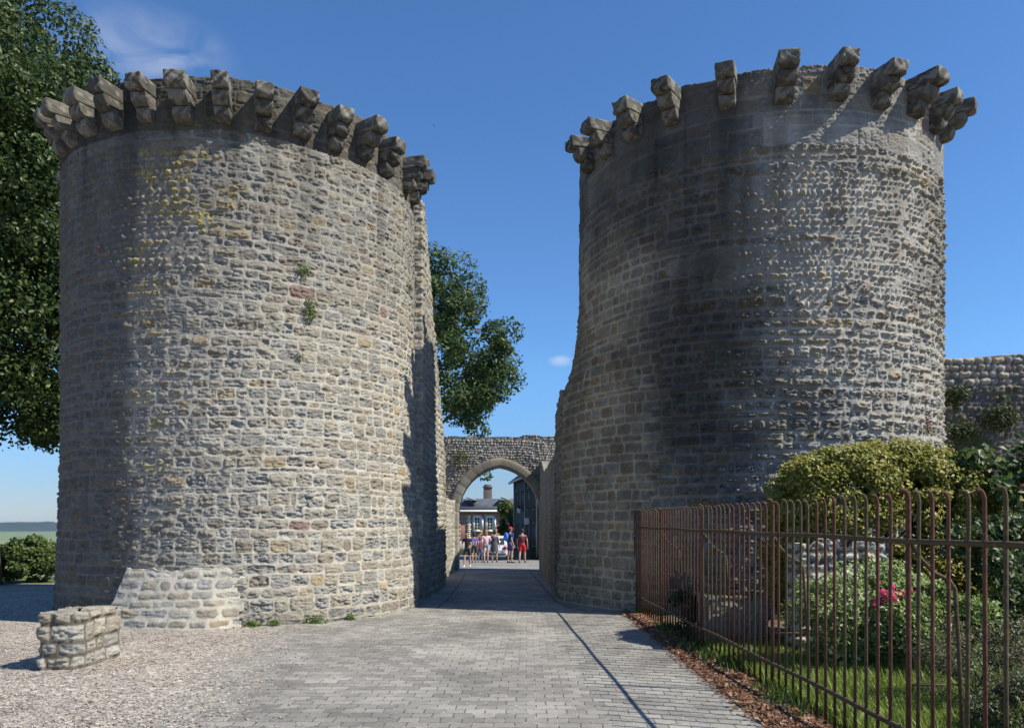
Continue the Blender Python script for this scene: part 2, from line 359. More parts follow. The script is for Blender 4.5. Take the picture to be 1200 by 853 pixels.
    mg = N('ShaderNodeMix'); mg.data_type = 'RGBA'; L(gt.outputs[0], mg.inputs['Factor']); L(sc.outputs[0], mg.inputs['A']); L(gc, mg.inputs['B'])
    L(mg.outputs['Result'], p.inputs['Base Color'])
    inv = N('ShaderNodeMath'); inv.operation = 'MULTIPLY_ADD'; inv.inputs[1].default_value = -1; inv.inputs[2].default_value = 1; L(mf.outputs[0], inv.inputs[0])
    h2 = N('ShaderNodeMath'); h2.operation = 'MULTIPLY_ADD'; h2.inputs[1].default_value = .25; L(nf.outputs['Fac'], h2.inputs[0]); L(inv.outputs[0], h2.inputs[2])
    h3 = N('ShaderNodeMath'); h3.operation = 'MULTIPLY_ADD'; h3.inputs[1].default_value = .8; L(wn_.outputs['Fac'], h3.inputs[0]); L(h2.outputs[0], h3.inputs[2])
    bu = N('ShaderNodeBump'); bu.inputs['Strength'].default_value = .7; bu.inputs['Distance'].default_value = .008; L(h3.outputs[0], bu.inputs['Height'])
    L(bu.outputs[0], p.inputs['Normal']); p.inputs['Roughness'].default_value = .8; p.inputs['Specular IOR Level'].default_value = .3
    return m
def sheet(name, xs, ys, zf, mat):
    X, Y = np.meshgrid(xs, ys); Z = zf(X, Y)
    n, k = X.shape; idx = np.arange(n * k).reshape(n, k)
    F = np.stack([idx[:-1, :-1], idx[:-1, 1:], idx[1:, 1:], idx[1:, :-1]], -1).reshape(-1, 4)
    return link(name, np_mesh(name, np.stack([X, Y, Z], -1).reshape(-1, 3), F), mat, None, True)
def graded(lo, hi, fine, mid=0):
    d = np.concatenate([np.arange(0, 140, fine), 140 * 1.22 ** np.arange(0, 22)]); d = d[d < max(-lo, hi) * 1.3]
    a = np.unique(np.concatenate([-d, d])) + mid; a = a[(a > lo) & (a < hi)]
    return np.concatenate([[lo], a, [hi]])
gx = graded(-6500, 6500, 2.0); gy = graded(-2500, 6800, 2.0)
tag(sheet('ground', gx, gy, terrain, mat_ground()), kind='structure')
def road_left(y): return np.where(y < 15, -4.6, np.where(y < 31, -2.5, -6.0))
ys = np.concatenate([np.arange(-3, 31, 1.0), np.arange(31, 71, 2.0)])
n = len(ys); XL = road_left(ys); XR = np.where(ys < 15.6, 2.18, np.where(ys < 31, 1.9, 5.5))
V = []
for i, y in enumerate(ys):
    for f in np.linspace(0, 1, 7): V.append((XL[i] + (XR[i] - XL[i]) * f, y, float(terrain(0, y)) + .006))
F = [(i * 7 + k, i * 7 + k + 1, (i + 1) * 7 + k + 1, (i + 1) * 7 + k) for i in range(n - 1) for k in range(6)]
tag(link('road', np_mesh('road', np.array(V), np.array(F)), mat_road()), kind='structure')

# ------------------------------------------------------------------ the two round towers
TL = dict(c=(-5.528, 16.543), R=3.432, H=9.17); TR = dict(c=(5.397, 17.843), R=3.832, H=9.875)
def theta_px(T, px, dR=0.0):
    """angle round the tower (0 = facing -Y, + towards +X) of the near wall seen in photo column px"""
    X, Y = T['c']; R = T['R'] + dR; d = np.array([(px - 600) / FPX, 1.0])
    a = d @ d; b = -2 * (d @ np.array([X, Y])); c = X * X + Y * Y - R * R; D = max(b * b - 4 * a * c, 0)
    t = (-b - math.sqrt(D)) / (2 * a); p = d * t
    return math.atan2(p[0] - X, -(p[1] - Y)), t
def tower_loop(T, th0, th1, fine):
    R = T['R']; nf = int((th1 - th0) * R / fine)
    th = np.concatenate([np.linspace(th0, th1, nf), np.linspace(th1, th0 + 2 * math.pi, 60)[1:-1]])
    n = np.stack([np.sin(th), -np.cos(th)], 1)
    return np.array(T['c']) + n * R, n, th * R, th
STEP = .0145
def regional(U, Z, lay):
    """lay: list of (mask or None, dict) -> merged displacement/mask/randoms"""
    H = None
    for m, kw in lay:
        if m is None:
            H, s, r = masonry(U, Z, **kw); s = s.copy()
        elif m.any():
            h2, s2, r2 = masonry(U[m], Z[m], **kw)
            H[m] = h2; s[m] = s2
            for k in range(5): r[k][m] = r2[k]
    return H, s, r
RUB = dict(ch=.165, sw=.30, mortar=.0135, rnd=.028, depth=.036, rough=.029)
COB = dict(ch=.108, sw=.13, mortar=.013, rnd=.05, depth=.075, rough=.014, corner=.1, edge=.028, wob=.11, tilt=.6, skip=.04)
ASH = dict(ch=.28, sw=.42, mortar=.008, rnd=.018, depth=.024, rough=.016, wob=.02, corner=.03, edge=.009, tilt=.05)

def left_style(U, Z, X, Y):
    R = TL['R']; th = U / R
    w = (fbm(U * 1.3, Z * 1.3, 301, 3) - .5)
    ash = Z > 8.28 + .1 * w
    t0, t1 = theta_px(TL, 120)[0], theta_px(TL, 236)[0]
    cob = (th > t0 + w * .15) & (th < t1 + w * .35) & (Z > 5.9 + w * .8) & (Z < 7.95 + w * .4)
    cob &= ~((Z > 6.92) & (Z < 7.06))
    big = Z < 1.9 + 1.2 * w
    shd = th < theta_px(TL, 150)[0]
    H, s, r = regional(U, Z, [(None, dict(RUB, seed=11)), (big, dict(RUB, seed=12, ch=.2, sw=.36)),
                              (cob, dict(COB, seed=13)), (ash, dict(ASH, seed=14))])
    c = stonecol(r, U, Z, 11)
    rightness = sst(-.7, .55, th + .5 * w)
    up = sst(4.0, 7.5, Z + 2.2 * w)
    ts = theta_px(TL, 152)[0]; shade_side = sst(ts + .05, ts - .09, th + .12 * w)  # flank turned from the sun: its shade is painted into the stone colour
    grime_shade = np.clip((1 - rightness) * .55 + up * .5 + .95 * shade_side, 0, 1)  # grime to the left and higher up, plus the painted shade of the flank
    c = mixc(c, c * np.array((.46, .46, .46)), grime_shade)
    mort = mixc(np.array((.42, .385, .315)) * np.ones_like(c), np.array((.14, .132, .118)), np.clip(grime_shade * 1.05, 0, 1))
    mort = mort * (.82 + .36 * fbm(U * 6, Z * 6, 302, 3))[..., None]
    # mortar sits nearly flush on the repointed right half
    H = H + (1 - s) * rightness * .012 * (1 - ash)
    pointed = sst(.44, .6, fbm(U * .9, Z * .9, 303, 3) + .25 * (1 - rightness))
    c = mixc(c, c * .78 + .02, pointed * .5)
    c = c * (1 + .2 * cob)[..., None]; mort = mort * (1 - .2 * cob)[..., None]
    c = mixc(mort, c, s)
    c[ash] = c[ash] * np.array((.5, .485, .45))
    # yellow lichen and dark run-off streaks
    lz = sst(.53, .66, fbm(U * 2.2 + 5, Z * 3.3, 304, 4)) * np.exp(-(((th - theta_px(TL, 230)[0]) / .22) ** 2)) * sst(5.3, 6.4, Z) * sst(8.6, 8.0, Z)
    lz = np.maximum(lz, sst(.56, .68, fbm(U * 2 + 9, Z * 3, 305, 4)) * np.exp(-(((th - theta_px(TL, 172)[0]) / .09) ** 2)) * sst(2.2, 3, Z))
    crust = sst(.42, .56, fbm(U * 19, Z * 23, 307, 4))
    c = mixc(c, LICH, np.clip(lz, 0, 1) * .85 * s * crust)
    st = sst(.5, .8, fbm(U * 3.5, Z * .25, 306, 3)) * sst(5.5, 8.6, Z)
    c = c * (1 - .42 * st)[..., None]
    ft = sst(.5, 0, Z + .2 * w); c = c * (1 - .2 * ft)[..., None]
    return H, np.clip(c, .01, 1)

def right_style(U, Z, X, Y):
    R = TR['R']; th = U / R
    w = (fbm(U * 1.2, Z * 1.2, 401, 3) - .5)
    tc0 = theta_px(TR, 812)[0]; tc1 = theta_px(TR, 1078)[0]
    ash = Z > 8.5 + .12 * w
    cob = (th > tc0 + w * .9) & (th < tc1 + w * .4) & (Z > 5.75 + w * 1.4 + .5 * sst(.1, -.3, th)) & (Z < 8.05 + w * .5)
    cob &= ~((Z > 6.72 + .1 * w) & (Z < 6.9 + .1 * w))
    flank = (th < theta_px(TR, 770)[0] + .35 * w)
    H, s, r = regional(U, Z, [(None, dict(RUB, seed=21, ch=.185, sw=.33, depth=.07, rough=.05, rnd=.04, edge=.02)),
                              (flank, dict(RUB, seed=22, ch=.19, sw=.33, depth=.04, rough=.034, mortar=.019)),
                              (cob, dict(COB, seed=23, depth=.095)), (ash, dict(ASH, seed=24, ch=.29, sw=.5))])
    c = stonecol(r, U, Z, 21, red=.004, och=.05)
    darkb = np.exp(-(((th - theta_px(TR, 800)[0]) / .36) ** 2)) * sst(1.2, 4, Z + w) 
    lit = sst(theta_px(TR, 850)[0], theta_px(TR, 985)[0], th)  # sunlit arc of the wall, kept lighter in the stone colour
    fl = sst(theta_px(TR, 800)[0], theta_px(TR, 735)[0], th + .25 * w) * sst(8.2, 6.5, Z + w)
    grime_shade = np.clip((.62 - .3 * fl) * (1 - lit) + .42 * darkb * (1 - .6 * fl) + .4 * w, 0, 1)  # dark staining mixed with shade painted on the side away from the sun
    c = mixc(c, c * np.array((.34, .335, .335)), grime_shade)
    mort = mixc(np.array((.36, .335, .285)) * np.ones_like(c), np.array((.12, .11, .095)), grime_shade)
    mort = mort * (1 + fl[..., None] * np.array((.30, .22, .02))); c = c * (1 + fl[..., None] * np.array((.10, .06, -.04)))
    c = c * (1 + .25 * cob)[..., None]; mort = mort * (1 - .12 * cob)[..., None]
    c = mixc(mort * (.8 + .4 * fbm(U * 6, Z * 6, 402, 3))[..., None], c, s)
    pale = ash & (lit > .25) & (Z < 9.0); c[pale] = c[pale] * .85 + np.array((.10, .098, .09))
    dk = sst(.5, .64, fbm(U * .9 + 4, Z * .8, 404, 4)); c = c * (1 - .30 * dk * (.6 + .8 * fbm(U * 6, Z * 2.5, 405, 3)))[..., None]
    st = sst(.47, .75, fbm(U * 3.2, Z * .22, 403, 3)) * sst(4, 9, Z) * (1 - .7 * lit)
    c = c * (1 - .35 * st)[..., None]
    return H, np.clip(c, .01, 1)

def corbel_mesh(name, proj, width, height, seed, slab=.36, dark=1.0):
    """three stacked console stones, each stepping further out; local +X outwards, top at z=0"""
    rs = np.random.default_rng(seed); Vs = []; Fs = []; Cs = []; base = 0
    hs = [slab * height, (1 - slab) * .5 * height, (1 - slab) * .5 * height]; ps = [proj, proj * .74, proj * .42]; z = 0
    n = 13
    for b in range(3):
        x0, x1 = -.14, ps[b] * (1 + rs.uniform(-.07, .05)); y = width / 2 * (1 - .04 * b) * (1 + rs.uniform(-.05, .04)); z1 = z - .011; z0 = z - hs[b]
        g = np.linspace(-1, 1, n); A, B = np.meshgrid(g, g); o = np.ones_like(A)
        vid = {}; pts = []
        for ax in range(3):
            for sgn in (-1, 1):
                q = [None] * 3; q[ax] = o * sgn; q[(ax + 1) % 3] = A * sgn; q[(ax + 2) % 3] = B
                P = np.stack([k.ravel() for k in q], 1); ids = []
                for p in P:
                    key = tuple(np.round(p, 4))
                    if key not in vid: vid[key] = len(pts); pts.append(p)
                    ids.append(vid[key])
                I = np.array(ids).reshape(n, n)
                Fs.append(np.stack([I[:-1, :-1], I[:-1, 1:], I[1:, 1:], I[1:, :-1]], -1).reshape(-1, 4) + base)
        P = np.array(pts); X = (P[:, 0] + 1) / 2 * (x1 - x0) + x0; Y = P[:, 1] * y; Z = (P[:, 2] + 1) / 2 * (z1 - z0) + z0
        # round the lower nose of each stone
        rr = min(hs[b] * (.35 if b == 0 else .85), .16); fx = np.clip((X - (x1 - rr)) / rr, 0, 1); fz = np.clip(((z0 + rr) - Z) / rr, 0, 1)
        l = np.sqrt(fx * fx + fz * fz); k = np.where(l > 1, 1 / np.maximum(l, 1e-6), 1)
        X = np.where(l > 1, x1 - rr + fx * rr * k, X); Z = np.where(l > 1, z0 + rr - fz * rr * k, Z)
        nz = lambda s_, f: fbm(X * f + seed * 3.3 + b, (Y + Z * 1.7) * f + s_ * 7.7, s_, 3) - .5
        X = X + .024 * nz(1, 13) * (P[:, 0] > -.9); Y = Y + .018 * nz(2, 13); Z = Z + .012 * nz(3, 13)
        ck = np.clip(fbm(X * 5 + seed * 1.7, (Y * 1.3 + Z) * 5 + b, 8, 3) - .56, 0, 1) * (P[:, 0] > 0); X = X - ck * .2; Y = Y * (1 - ck * .15); Z = Z + ck * .1 * (P[:, 2] < 0)
        tone = np.array((.095, .088, .073)) * rs.uniform(.65, 1.3) * dark
        cc = tone[None] * (.35 + 1.3 * fbm(X * 16 + seed, (Y + Z) * 16, 5, 4))[:, None]
        li = sst(.52, .62, fbm(X * 12 + seed * 2.1, (Y - Z) * 12, 6, 4)) * .6
        Cs.append(mixc(cc, np.array((.22, .21, .17)) * (1 + .3 * (b == 0)), li))
        Vs.append(np.stack([X, Y, Z], 1)); base += len(P); z = z0
    return np_mesh(name, np.concatenate(Vs), np.concatenate(Fs), np.concatenate(Cs))

def tower(T, th0, th1, style, label, corbel_px, extra, ckw, ztop_c, ruin_back=False):
    root = empty('stone_tower', (T['c'][0], T['c'][1], 0)); tag(root, label, 'tower', 'round gate towers')
    loop, nr, u, th = tower_loop(T, th0, th1, STEP)
    loop = loop - np.array(T['c'])
    zt = T['H'] + .05 * (fbm(u * 1.4, u * 0, 55, 3) - .5) * 2 + .05 * (np.floor(vnoise(u * 2.1, u * 0 + 3, 56) * 3) / 3 - .4)
    a_ = np.mod(th, 2 * math.pi)
    if ruin_back:                                        # the rear towards the passage has fallen to a stump
        zt = zt - 5.3 * sst(math.pi - .1, math.pi + .15, a_) * sst(2 * math.pi - 1.68, 2 * math.pi - 1.82, a_)
    def batter(Z, U):
        o = .12 * np.clip(1 - Z / 4.0, 0, 1) ** 1.6
        if ruin_back:
            b = np.mod(U / T['R'] + math.pi, 2 * math.pi) - math.pi
            o = o + .42 * np.exp(-((b + 1.62) / .36) ** 2) * np.interp(Z, [4.2, 4.7, 5.05, 5.6, 6.3, 6.9], [1, .9, .6, .27, .07, 0])
        return o
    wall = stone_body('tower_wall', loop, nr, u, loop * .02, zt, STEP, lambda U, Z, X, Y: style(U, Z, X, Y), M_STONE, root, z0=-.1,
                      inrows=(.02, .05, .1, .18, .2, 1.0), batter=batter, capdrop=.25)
    angs = [theta_px(T, p, .36)[0] for p in corbel_px] + list(extra)
    for k, a in enumerate(angs):
        me = corbel_mesh('corbel', ckw['proj'] * (1 + .1 * math.sin(k * 2.7)), ckw['width'] * (1 + .08 * math.sin(k * 4.1)), ckw['height'], int(ckw['seed'] + k))
        o = link('corbel', me, M_STONE, root, False)
        o.location = (math.sin(a) * T['R'], -math.cos(a) * T['R'], ztop_c + .03 * math.sin(k * 3.3)); o.rotation_euler = (0, .03 * math.sin(k * 1.9), a - math.pi / 2)
    return root
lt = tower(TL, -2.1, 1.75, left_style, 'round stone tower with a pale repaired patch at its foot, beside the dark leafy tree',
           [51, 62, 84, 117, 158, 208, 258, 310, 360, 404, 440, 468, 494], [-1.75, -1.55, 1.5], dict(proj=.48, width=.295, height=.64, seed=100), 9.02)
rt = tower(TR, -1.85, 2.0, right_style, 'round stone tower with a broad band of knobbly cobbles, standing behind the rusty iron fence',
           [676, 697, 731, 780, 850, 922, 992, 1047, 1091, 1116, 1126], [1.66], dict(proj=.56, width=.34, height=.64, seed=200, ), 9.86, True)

# pale repaired apron at the foot of the left tower
def apron():
    a0 = theta_px(TL, 158)[0]; a1 = theta_px(TL, 284)[0]; R = TL['R']
    nu, nz_ = int((a1 - a0) * R / .014), 70
    th = np.linspace(a0 - .02, a1, nu); zz = np.linspace(-.05, .97, nz_)
    TH, Z = np.meshgrid(th, zz)
    # left edge leans outward to the foot
    lean = -(1 - np.clip(Z, 0, 1) / .97) * .06
    TH = TH + lean * (1 - (TH - a0) / (a1 - a0))
    TH = TH + .055 * (hsh(np.floor(Z / .155 + .3), Z * 0, 35) - .5) * sst(.6, 1, (TH - a0) / (a1 - a0))
    U = TH * R
    H, s, r = masonry(U, Z, 31, ch=.155, sw=.30, mortar=.024, rnd=.022, depth=.024, rough=.014, corner=.085, edge=.022)
    c = stonecol(r, U, Z, 31, red=0, och=.10) * (.8 + .25 * sst(0, .3, Z))[..., None]
    c = mixc(np.array((.45, .42, .345)) * np.ones_like(c) * (.9 + .2 * fbm(U * 8, Z * 8, 33, 3))[..., None], c, s)
    topn = .14 * (fbm(U * 4.5, Z * 0, 34, 3) - .6)
    proud = .015 + (.26 * (1 - np.clip(Z / .97, 0, 1)) + .02) * (.12 + .88 * sst(0, .14, a1 - TH)) + H * .8
    fade = sst(0, .05, (a1 - TH)) * .0 + 1
    proud = proud * fade
    Pr = R + .12 * np.clip(1 - Z / 4.0, 0, 1) ** 1.6 + proud
    inner = np.full_like(Pr, R - .05)
    Zt = Z + topn * (Z > .85)
    def pt(TH, Rr, Z): return np.stack([np.sin(TH) * Rr, -np.cos(TH) * Rr, Z], -1)
    outer = pt(TH, Pr, Zt)
    # close left, right and top edges back into the wall
    cols = [pt(TH[:, :1], Pr[:, :1] * (1 - f) + inner[:, :1] * f, Zt[:, :1]) for f in (1, .6, .3)]
    cole = [pt(TH[:, -1:], Pr[:, -1:] * (1 - f) + inner[:, -1:] * f, Zt[:, -1:]) for f in (.5, 1)]
    P = np.concatenate(cols + [outer] + cole, 1)
    C = np.concatenate([c[:, :1]] * 3 + [c] + [c[:, -1:]] * 2, 1)
    top = P[-1:].copy(); rad = np.linalg.norm(top[..., :2], axis=-1, keepdims=True)
    tops = []
    for f in (.5, 1.0):
        q = top.copy(); nr_ = rad * (1 - f) + (R - .05) * f; q[..., :2] = top[..., :2] / rad * nr_; q[..., 2] += .03 * f; tops.append(q)
    P = np.concatenate([P] + tops, 0); C = np.concatenate([C, C[-1:], C[-1:]], 0)
    n, k = P.shape[:2]; idx = np.arange(n * k).reshape(n, k)
    F = np.stack([idx[:-1, :-1], idx[:-1, 1:], idx[1:, 1:], idx[1:, :-1]], -1).reshape(-1, 4)
    o = link('repair_apron', np_mesh('repair_apron', P.reshape(-1, 3), F, C.reshape(-1, 3)), M_STONE, lt, True)
    o['label'] = 'pale mortared repair patch sloping out at the tower foot'
apron()

# ------------------------------------------------------------------ passage walls, gate arch, rampart
def simple_style(seed, mort=(.33, .30, .25), dark=1.0, **kw):
    k = dict(RUB); k.update(kw)
    def f(U, Z, X, Y):
        H, s, r = masonry(U, Z, seed, **k)
        c = stonecol(r, U, Z, seed, red=.004) * dark
        w = fbm(U * 1.1, Z * 1.1, seed + 5, 3)
        c = mixc(np.array(mort) * np.ones_like(c) * (.8 + .4 * w)[..., None], c, s) * (.7 + .6 * w)[..., None]
        return H, np.clip(c, .01, 1)
    return f
def wall(name, pts, steps, inner_f, ztop_f, zstep, style, label, cat='wall', group=None):
    P, nr, u = outline(pts, steps)
    zt = ztop_f(P, u)
    inn = np.array([inner_f(p) for p in P])
    o = stone_body(name, P, nr, u, inn, zt, zstep, style, M_STONE, None, z0=-.15, inrows=(.05, .3, .65, 1.0))
    return tag(o, label, cat, group)
# ruined wall end behind the left tower (passage side faces +X); outline runs counter-clockwise seen from above
def zt_left(P, u):
    y = P[:, 1]
    base = np.interp(y, [17.0, 17.7, 18.4, 19.2, 20.2, 21.1, 21.6, 22.1], [9.0, 8.9, 8.1, 6.9, 5.6, 4.6, 3.6, 3.1])
    return base + .30 * (np.floor(vnoise(y * 3.2, y * 0, 71) * 4) / 4 - .4)
wall('ruined_wall', [(-2.9, 17.35), (-1.99, 17.45), (-1.86, 22.0), (-2.75, 22.1)], [.03, .022, .06, .1],
     lambda p: (-2.42, min(max(p[1], 17.6), 21.9)), zt_left, .022, simple_style(72, (.40, .37, .30), 1.0, ch=.17, sw=.26, depth=.05),
     'tall crumbling wall stub stepping down behind the sunlit tower on the passage side')
def zt_right(P, u):
    y = P[:, 1]
    base = np.interp(y, [17.5, 18.3, 19.0, 19.5], [4.8, 4.75, 4.6, 4.4])
    return base + .10 * (np.floor(vnoise(y * 2.7, y * 0, 81) * 3) / 3 - .4)
wall('ruined_wall', [(1.08, 19.5), (1.13, 17.95), (1.6, 17.7), (2.3, 17.9), (2.2, 19.5)], [.022, .022, .05, .1, .05],
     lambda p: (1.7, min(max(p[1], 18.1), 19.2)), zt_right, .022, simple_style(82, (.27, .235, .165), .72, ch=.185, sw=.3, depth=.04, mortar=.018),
     'shaded wall stub carrying on from the flared foot of the fenced tower into the passage')
wall('passage_wall', [(1.04, 29.3), (1.07, 19.5), (1.75, 19.5), (1.75, 29.3)], [.03, .05, .2, .2],
     lambda p: (1.4, min(max(p[1], 19.8), 29.0)), lambda P, u: 3.45 + .55 * sst(25, 28.5, P[:, 1]) + .12 * (vnoise(P[:, 1] * 1.5, P[:, 1] * 0, 91) - .5), .03,
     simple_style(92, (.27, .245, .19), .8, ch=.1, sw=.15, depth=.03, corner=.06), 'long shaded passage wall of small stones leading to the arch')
wall('passage_wall', [(-3.0, 22.2), (-2.32, 22.2), (-2.1, 29.25), (-3.0, 29.25)], [.1, .03, .1, .2],
     lambda p: (-2.6, min(max(p[1], 22.5), 29.0)), lambda P, u: 2.6 + .2 * (vnoise(P[:, 1] * 1.5, P[:, 1] * 0, 93) - .5), .03,
     simple_style(94, (.42, .39, .32), 1.0), 'low sunlit passage wall between the crumbling stub and the arch')

def gate_arch():
    root = empty('gate_arch', (-.48, 29.6, 0)); tag(root, 'cobble-faced gateway wall with a pale pointed stone arch over the road', 'gate')
    x0, x1 = -1.51, 1.51; spring, apex = 2.1, 3.85; T = .8
    # pointed arch: two circle arcs through (x0,spring) and (0,apex)
    hh = apex - spring; ww = x1; q = (hh * hh - ww * ww) / (2 * ww)          # centre offset
    Rr = ww + q
    def half(x, e=0.0):   # opening half profile: height at |x| for radius Rr+e
        xx = np.abs(x); return spring + np.sqrt(np.maximum((Rr + e) ** 2 - (xx + q) ** 2, 0))
    st = .02
    xs = np.arange(-2.3, 2.3 + st, st); zs = np.arange(-.1, 5.05, st)
    X, Z = np.meshgrid(xs, zs)
    inside = (np.abs(X) < x1 + .13) & (Z < half(X, .13)) | ((np.abs(X) < x1 + .13) & (Z < spring))
    H, s, r = masonry(X + 40, Z, 101, ch=.09, sw=.115, mortar=.011, rnd=.035, depth=.06, rough=.012, corner=.06, tilt=.5, wob=.12, edge=.022)
    c = stonecol(r, X, Z, 101, red=0) * .95; w = fbm(X * 1.3, Z * 1.3, 102, 3)
    c = mixc(np.array((.24, .22, .19)) * np.ones_like(c), c * 1.45, s)
    c = mixc(c, c * .7, sst(.45, .65, w) * sst(4.9, 4.2, Z))
    top = 5.0 + .05 * (vnoise(X * 3, X * 0, 103) - .5) * 2
    Zm = np.minimum(Z, top)
    P = np.stack([X, -T / 2 - H * 1.0, Zm], -1)
    n, k = X.shape; idx = np.arange(n * k).reshape(n, k)
    fm = ~(inside[:-1, :-1] & inside[1:, 1:] & inside[:-1, 1:] & inside[1:, :-1])
    F = np.stack([idx[:-1, :-1], idx[:-1, 1:], idx[1:, 1:], idx[1:, :-1]], -1)[fm].reshape(-1, 4)
    Pb = np.stack([X, np.full_like(X, T / 2), Zm], -1)
    Fb = np.stack([idx[:-1, :-1], idx[1:, :-1], idx[1:, 1:], idx[:-1, 1:]], -1)[fm].reshape(-1, 4) + n * k
    # top strip
    nt_ = 8; tp = []; tcol = []
    for f in np.linspace(0, 1, nt_):
        q_ = P[-1] * (1 - f) + Pb[-1] * f; q_ = q_ + np.array([0, 0, 1.0]) * (.05 * (fbm(q_[:, :1] * 6, q_[:, 1:2] * 6, 5, 3) - .3) * math.sin(f * math.pi))
        tp.append(q_); tcol.append(c[-1])
    tb = 2 * n * k; it = np.arange(nt_ * k).reshape(nt_, k) + tb
    Ft = np.stack([it[:-1, :-1], it[:-1, 1:], it[1:, 1:], it[1:, :-1]], -1).reshape(-1, 4)
    V = np.concatenate([P.reshape(-1, 3), Pb.reshape(-1, 3), np.stack(tp).reshape(-1, 3)])
    C = np.concatenate([c.reshape(-1, 3), c.reshape(-1, 3) * .8, np.stack(tcol).reshape(-1, 3)])
    link('gate_wall', np_mesh('gate_wall', V, np.concatenate([F, Fb, Ft]), C), M_STONE, root, True)
    # dressed ring with jambs: swept section, one voussoir after another
    path = []
    for z in np.arange(-.1, spring, .03): path.append((x1, z, 1, 0))
    a0 = 0; a1 = math.acos(q / Rr)
    for a in np.linspace(a0, a1, 50): path.append((-q + Rr * math.cos(a), spring + Rr * math.sin(a), math.cos(a), math.sin(a)))
    path = path + [(-x, z, -nx, nz) for x, z, nx, nz in path[::-1]][1:]
    pa = np.array(path); L = np.concatenate([[0], np.cumsum(np.hypot(np.diff(pa[:, 0]), np.diff(pa[:, 1])))])
    sec = [(.34, T / 2 - .02), (.34, -T / 2 - .06), (.29, -T / 2 - .085), (.2, -T / 2 - .09), (.1, -T / 2 - .09), (.02, -T / 2 - .085), (0, -T / 2 - .06), (0, -.2), (0, .1), (0, T / 2 - .02), (.02, T / 2 + .03), (.34, T / 2 + .03)]
    k = len(sec); V = []; C = []
    stn = np.floor((L + .08 * 0) / .31); ph = (L / .31) % 1; jt = 1 - sst(0, .08, np.minimum(ph, 1 - ph))
    tone = .8 + .45 * hsh(stn, stn * 0, 7); hue = hsh(stn, stn * 0 + 3, 7)
    for i in range(len(pa)):
        x, z, nx, nz = pa[i]
        for (d, y) in sec:
            dd = d + jt[i] * .012 * (d < .05)
            yy = y + (jt[i] * .015 + .012 * (hue[i] - .5)) * (y < -T / 2)
            V.append((x + nx * dd, yy, z + nz * dd))
            b = np.array((.25, .23, .19)) * tone[i] * (1 - .45 * jt[i]); b = b * (np.array((1.06, 1, .9)) if hue[i] > .6 else 1)
            C.append(b)
    idx = np.arange(len(V)).reshape(len(pa), k); nx_ = np.roll(idx, -1, 1)
    F = np.stack([idx[:-1], idx[1:], nx_[1:], nx_[:-1]], -1).reshape(-1, 4)
    V = np.array(V); V += .012 * (np.stack([fbm(V[:, 0] * 7 + V[:, 1], V[:, 2] * 7, 9 + a, 3) for a in range(3)], 1) - .5)
    o = link('arch_ring', np_mesh('arch_ring', V, F, np.array(C)), M_STONE, root, True)
gate_arch()

def rampart_style(U, Z, X, Y):
    w = fbm(U * 1.1, Z * 1.1, 111, 3) - .5
    cob = Z > 4.95 + .1 * w
    H, s, r = regional(U, Z, [(None, dict(RUB, seed=112, ch=.15, sw=.2, depth=.07, rough=.04, mortar=.014)), (cob, dict(COB, seed=113, ch=.15, sw=.2, depth=.09, mortar=.018))])
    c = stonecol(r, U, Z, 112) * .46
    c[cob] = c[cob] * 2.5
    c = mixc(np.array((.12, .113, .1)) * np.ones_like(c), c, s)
    g = sst(.47, .57, fbm(U * 1.7, Z * 1.7, 115, 4)) * (~cob)
    c = mixc(c, np.array((.05, .065, .022)), g * .8)
    return H, np.clip(c, .01, 1)
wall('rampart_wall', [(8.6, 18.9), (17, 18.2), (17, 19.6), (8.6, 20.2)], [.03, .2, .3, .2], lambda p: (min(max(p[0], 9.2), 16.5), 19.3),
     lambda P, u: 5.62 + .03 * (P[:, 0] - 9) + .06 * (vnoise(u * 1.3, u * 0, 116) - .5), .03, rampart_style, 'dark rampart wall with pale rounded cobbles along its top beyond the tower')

# stone block on the gravel
wall('stone_block', [(-5.56, 9.27), (-5.50, 9.19), (-5.30, 9.23), (-5.17, 9.27), (-5.09, 9.36), (-5.10, 9.7), (-5.04, 10.12), (-5.10, 10.17), (-5.52, 10.1)], [.013] * 6 + [.03, .03, .02], lambda p: (-5.31 + (p[0] + 5.31) * .1, 9.68 + (p[1] - 9.68) * .1),
     lambda P, u: .66 + .05 * (fbm(P[:, 0] * 4, P[:, 1] * 4, 121, 3) - .5), .013, simple_style(124, (.13, .112, .088), 1.0, ch=.17, sw=.24, depth=.05, rough=.022, mortar=.016, rnd=.03, edge=.016, tilt=.1, corner=.045),
     'knee-high rough stone block standing alone on the gravel', 'stone block')

